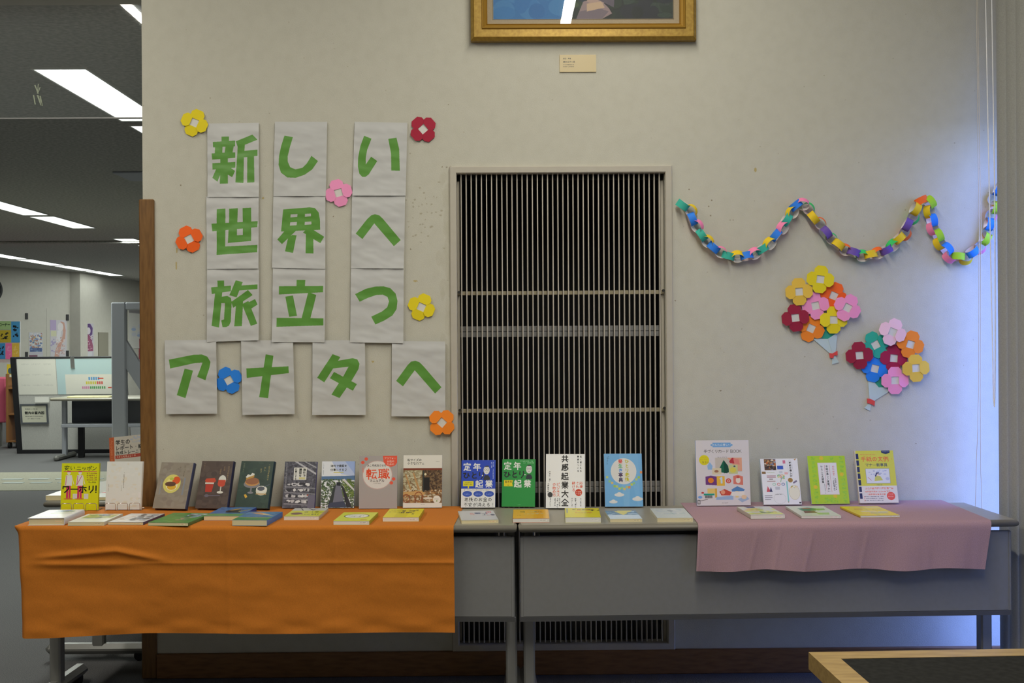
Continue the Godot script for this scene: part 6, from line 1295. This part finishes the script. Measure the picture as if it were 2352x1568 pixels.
func books_lying() -> void:
	var K := rgb(44, 44, 42)
	var a := Art.new(240, 380, rgb(226, 226, 226)); a.blotches(30, 10, 56, 40, [rgb(120, 150, 190), rgb(150, 170, 120), rgb(196, 206, 214)], 22, 12, 2); a.rect(30, 66, 60, 6, rgb(150, 170, 110)); a.marks(14, 130, 11, 5, K)
	lying("thick white hardback lying at the front left end of the orange cloth", [64, 1206.7], [147, 1205.8], [195, 1169.5], 0.027, a, rgb(214, 214, 220), true, true, "pages", 0.0018, "red")
	a = Art.new(240, 340, rgb(220, 218, 206)); a.rect(10, 10, 84, 70, rgb(150, 160, 70)); a.blotches(10, 8, 84, 74, [rgb(168, 166, 80), rgb(90, 96, 130), rgb(206, 176, 100), rgb(120, 140, 70)], 40, 14, 3); a.blotches(46, 4, 30, 30, [rgb(84, 96, 150), rgb(70, 70, 80)], 12, 9, 4); a.rect(8, 96, 84, 8, rgb(206, 206, 170))
	lying("white edged book with olive and blue picture, second lying from left", [155.6, 1207.3], [239, 1206.8], [277, 1179.3], 0.0135, a, rgb(206, 206, 190), true)
	a = Art.new(240, 340, rgb(206, 202, 200)); a.blotches(40, 6, 54, 110, [rgb(96, 88, 82), rgb(140, 132, 126), rgb(170, 176, 190), rgb(60, 56, 56)], 40, 12, 5); a.blotches(4, 30, 36, 100, [rgb(224, 220, 214), rgb(190, 170, 150)], 18, 12, 6)
	lying("thin book with brown and grey photo cover and navy spine, third lying from left", [248, 1205], [328.7, 1205.4], [371.5, 1179], 0.010, a, rgb(60, 56, 96), true)
	a = Art.new(280, 380, rgb(78, 140, 60)); a.blotches(0, 0, 100, 136, [rgb(84, 146, 66), rgb(70, 130, 54), rgb(96, 152, 76)], 60, 12, 2); a.blotches(52, 8, 44, 54, [rgb(70, 80, 96), rgb(196, 206, 226), rgb(110, 96, 86), rgb(140, 160, 190)], 26, 11, 8); a.blotches(50, 62, 30, 40, [rgb(190, 150, 130), rgb(120, 120, 110)], 10, 8, 9)
	lying("large thin green book lying on the orange cloth", [340, 1207], [431.8, 1208], [472, 1178], 0.012, a, rgb(70, 110, 60), true, false, "pages", 0.0018, "red")
	a = Art.new(240, 330, rgb(64, 110, 170)); a.blotches(0, 0, 100, 90, [rgb(56, 100, 170), rgb(84, 130, 180), rgb(46, 84, 150)], 50, 12, 2); a.rect(0, 100, 100, 40, rgb(96, 150, 90)); a.shape("34,60 50,30 70,40 76,70 84,90 40,84", rgb(36, 34, 34)); a.shape("36,50 60,20 70,26 50,50", rgb(190, 150, 60)); a.shape("70,60 96,30 96,40 74,76", rgb(150, 140, 80))
	lying("blue book with a dark bird, rear one of the overlapping pair", [468, 1195], [552, 1195], [580, 1164.5], 0.0165, a, rgb(36, 70, 160), true, false, "pages", 0.0018, "")
	a = Art.new(240, 330, rgb(74, 120, 170)); a.blotches(0, 0, 100, 100, [rgb(60, 120, 176), rgb(90, 140, 180), rgb(50, 100, 150)], 50, 14, 3); a.rect(0, 96, 100, 42, rgb(56, 128, 70)); a.rect(0, 92, 100, 6, rgb(150, 160, 60)); a.shape("10,20 40,16 80,50 60,56", rgb(196, 150, 110)); a.shape("50,30 90,60 96,66 60,50", rgb(226, 206, 150))
	lying("thick blue and green book, front one of the overlapping pair", [533, 1207], [613, 1207.5], [645, 1174.7], 0.021, a, rgb(60, 120, 190), true, false, "pages", 0.0018, "")
	a = Art.new(260, 300, rgb(206, 206, 40)); a.rect(0, 0, 100, 38, rgb(190, 190, 186)); a.line([Vector2(20, 4), Vector2(34, 34)], 4, K); a.line([Vector2(44, 6), Vector2(64, 30)], 4, K); a.line([Vector2(70, 4), Vector2(60, 30)], 3, K); a.ellipse(26, 78, 17, 15, rgb(110, 66, 56)); a.marks(42, 50, 2, 13, K); a.marks(72, 50, 2, 14, K); a.marks(44, 82, 3, 12, K); a.marks(72, 80, 2, 15, K); a.rect(0, 104, 100, 14, rgb(196, 200, 60))
	lying("yellow and grey magazine with a brown oval, lying below the photo books", [652, 1194.4], [732, 1194], [752.5, 1166.2], 0.0142, a, rgb(196, 196, 170), true, false, "white_pages")
	a = Art.new(260, 300, rgb(212, 218, 54)); a.ellipse(50, 52, 36, 26, K); a.ellipse(50, 52, 33, 23.6, rgb(232, 232, 222)); a.marks(26, 46, 6, 7, K); a.marks(34, 58, 4, 7, K); a.marks(14, 12, 10, 5, rgb(206, 140, 60)); a.marks(10, 90, 14, 5, rgb(190, 180, 60)); a.rect(72, 98, 18, 6, rgb(190, 90, 60))
	lying("yellow green book with a white oval title, lying on the orange cloth", [765.6, 1205], [848, 1205], [863, 1176], 0.0145, a, rgb(170, 180, 50), true, false, "white_pages")
	a = Art.new(260, 320, rgb(226, 214, 26)); a.rect(30, 0, 34, 123, rgb(214, 200, 20)); a.marks(40, 24, 2, 19, K, false, 0.2); a.marks(34, 48, 2, 19, K, false, 0.2); a.marks(8, 18, 4, 7, K); a.marks(6, 44, 5, 6, K); a.marks(78, 14, 2, 10, K, true); a.marks(74, 60, 3, 8, K, true)
	lying("bright yellow book with black title characters, rightmost on the orange cloth", [879, 1197.7], [962, 1197.4], [978, 1167.8], 0.0163, a, rgb(190, 180, 40), true, false, "white_pages")
	# on the bare grey tops
	a = Art.new(260, 330, rgb(200, 200, 196)); a.text("新", 44, 26, 18, rgb(70, 76, 96), 0.2); a.marks(30, 30, 2, 14, rgb(206, 130, 120), true); a.marks(62, 24, 2, 20, rgb(86, 90, 110), true); a.marks(76, 12, 3, 18, rgb(206, 84, 84), true); a.ellipse(92, 60, 6, 10, rgb(60, 60, 70))
	lying("worn grey paperback with red and dark characters, on the left table's bare end", [1060, 1203], [1145, 1201], [1147, 1171.5], 0.013, a, rgb(190, 188, 180), true, false, "pages", 0.0, "red")
	a = Art.new(260, 330, rgb(232, 172, 34)); a.marks(14, 10, 14, 4, rgb(200, 140, 40)); a.text("コ", 18, 28, 16, rgb(56, 80, 50), 0.2); a.marks(44, 28, 2, 12, rgb(206, 196, 150)); a.marks(28, 58, 4, 10, rgb(216, 206, 160)); a.marks(62, 50, 3, 12, rgb(206, 200, 160)); a.marks(60, 30, 2, 10, rgb(120, 90, 50)); a.marks(10, 80, 2, 6, rgb(110, 90, 50)); a.rect(84, 0, 12, 126, rgb(240, 186, 64))
	lying("orange book with a white edge, bridging the gap between the tables", [1178, 1200], [1262, 1199.6], [1255.7, 1169.4], 0.0152, a, rgb(206, 110, 50), false, false, "white_pages", 0.0)
	a = Art.new(260, 330, rgb(222, 212, 40)); a.blotches(20, 20, 60, 50, [rgb(236, 196, 60), rgb(226, 150, 60), rgb(206, 206, 90)], 16, 9, 3); a.marks(20, 14, 4, 13, rgb(96, 92, 50)); a.marks(56, 18, 2, 14, rgb(150, 80, 50)); a.text("すえ", 70, 22, 20, rgb(70, 72, 40), 0.16); a.marks(30, 66, 6, 7, rgb(196, 130, 60)); a.rect(4, 10, 4, 60, rgb(150, 160, 150))
	lying("yellow thick book with a white edge, before the tall white book", [1298.5, 1200.3], [1380.2, 1200.3], [1364.5, 1166.4], 0.0205, a, rgb(206, 202, 60), false, false, "white_pages", 0.0)
	a = Art.new(260, 330, rgb(206, 218, 230)); a.rect(0, 0, 100, 66, rgb(96, 128, 156)); a.shape("26,0 90,0 50,70", rgb(222, 206, 90)); a.blotches(0, 10, 34, 54, [rgb(70, 100, 130), rgb(190, 206, 220)], 12, 10, 3); a.blotches(66, 10, 34, 54, [rgb(70, 100, 130), rgb(190, 206, 220)], 12, 10, 4); a.rect(0, 0, 40, 8, rgb(70, 84, 100)); a.marks(10, 110, 12, 4, rgb(140, 160, 180))
	lying("pale blue book with a yellow triangle, lying before the sky blue book", [1401.7, 1199.3], [1475.4, 1198.6], [1461, 1172], 0.0125, a, rgb(206, 206, 180), false, false, "pages", 0.0)
	a = Art.new(260, 330, rgb(206, 214, 214)); a.blotches(10, 8, 80, 70, [rgb(190, 204, 208), rgb(216, 220, 220), rgb(200, 208, 216)], 30, 12, 3); a.shape("44,26 56,22 62,36 54,48 46,40", rgb(160, 172, 180)); a.line([Vector2(24, 74), Vector2(64, 70)], 1.6, rgb(130, 176, 176)); a.line([Vector2(50, 50), Vector2(56, 84)], 1.4, rgb(120, 166, 166)); a.marks(14, 20, 3, 5, rgb(170, 180, 190)); a.marks(80, 20, 2, 6, rgb(170, 180, 190), true)
	lying("pale grey blue book at the edge of the pink cloth", [1510, 1198.9], [1592.3, 1198.5], [1570.8, 1166.6], 0.0153, a, rgb(220, 214, 190), false, false, "pages", 0.0)
	# on the pink cloth
	a = Art.new(280, 330, rgb(204, 206, 190)); a.blotches(0, 20, 100, 90, [rgb(206, 214, 90), rgb(190, 200, 110), rgb(200, 204, 206), rgb(216, 180, 110)], 50, 14, 3); a.shape("20,0 50,0 50,18 26,22", rgb(70, 60, 110)); a.rect(52, 0, 40, 16, rgb(206, 210, 220)); a.blotches(40, 70, 40, 24, [rgb(130, 160, 50), rgb(90, 110, 60)], 10, 9, 5)
	lying("yellow and green patterned book, leftmost lying on the pink cloth", [1724.6, 1191.7], [1803, 1190.6], [1774, 1162.2], 0.0152, a, rgb(196, 190, 176), false, false, "white_pages", 0.003, "red")
	a = Art.new(280, 330, rgb(200, 206, 190)); a.shape("20,30 50,20 70,30 60,56 24,60", rgb(60, 130, 90)); a.shape("26,60 54,58 54,84 20,86", rgb(120, 80, 70)); a.shape("60,34 90,30 86,50 66,54", rgb(120, 176, 80)); a.shape("50,84 84,80 76,104 50,104", rgb(150, 190, 90)); a.rect(66, 60, 26, 16, rgb(196, 200, 204)); a.rect(0, 0, 100, 14, rgb(206, 210, 200)); a.rect(34, 24, 20, 12, rgb(170, 110, 70))
	lying("thin book with green and brown drawings, middle one lying on the pink cloth", [1841, 1190.5], [1932.5, 1190], [1894.4, 1161.4], 0.0095, a, rgb(190, 190, 176), false, false, "white_pages", 0.003, "red")
	a = Art.new(280, 330, rgb(230, 208, 30)); a.rect(46, 0, 6, 118, rgb(206, 196, 90)); a.rect(20, 34, 22, 8, rgb(206, 150, 80)); a.rect(66, 10, 24, 10, rgb(226, 120, 90)); a.rect(24, 60, 40, 14, rgb(222, 206, 150)); a.rect(40, 80, 44, 14, rgb(190, 186, 130)); a.marks(66, 40, 5, 5, rgb(130, 140, 170)); a.rect(60, 6, 34, 20, rgb(226, 212, 120)); a.marks(14, 90, 6, 5, rgb(226, 150, 120)); a.rect(66, 70, 26, 8, rgb(206, 206, 196))
	lying("thin yellow book, rightmost lying on the pink cloth", [1976.4, 1188.7], [2067, 1187.6], [2023.5, 1161.6], 0.008, a, rgb(206, 176, 20), false, false, "white_pages", 0.003)
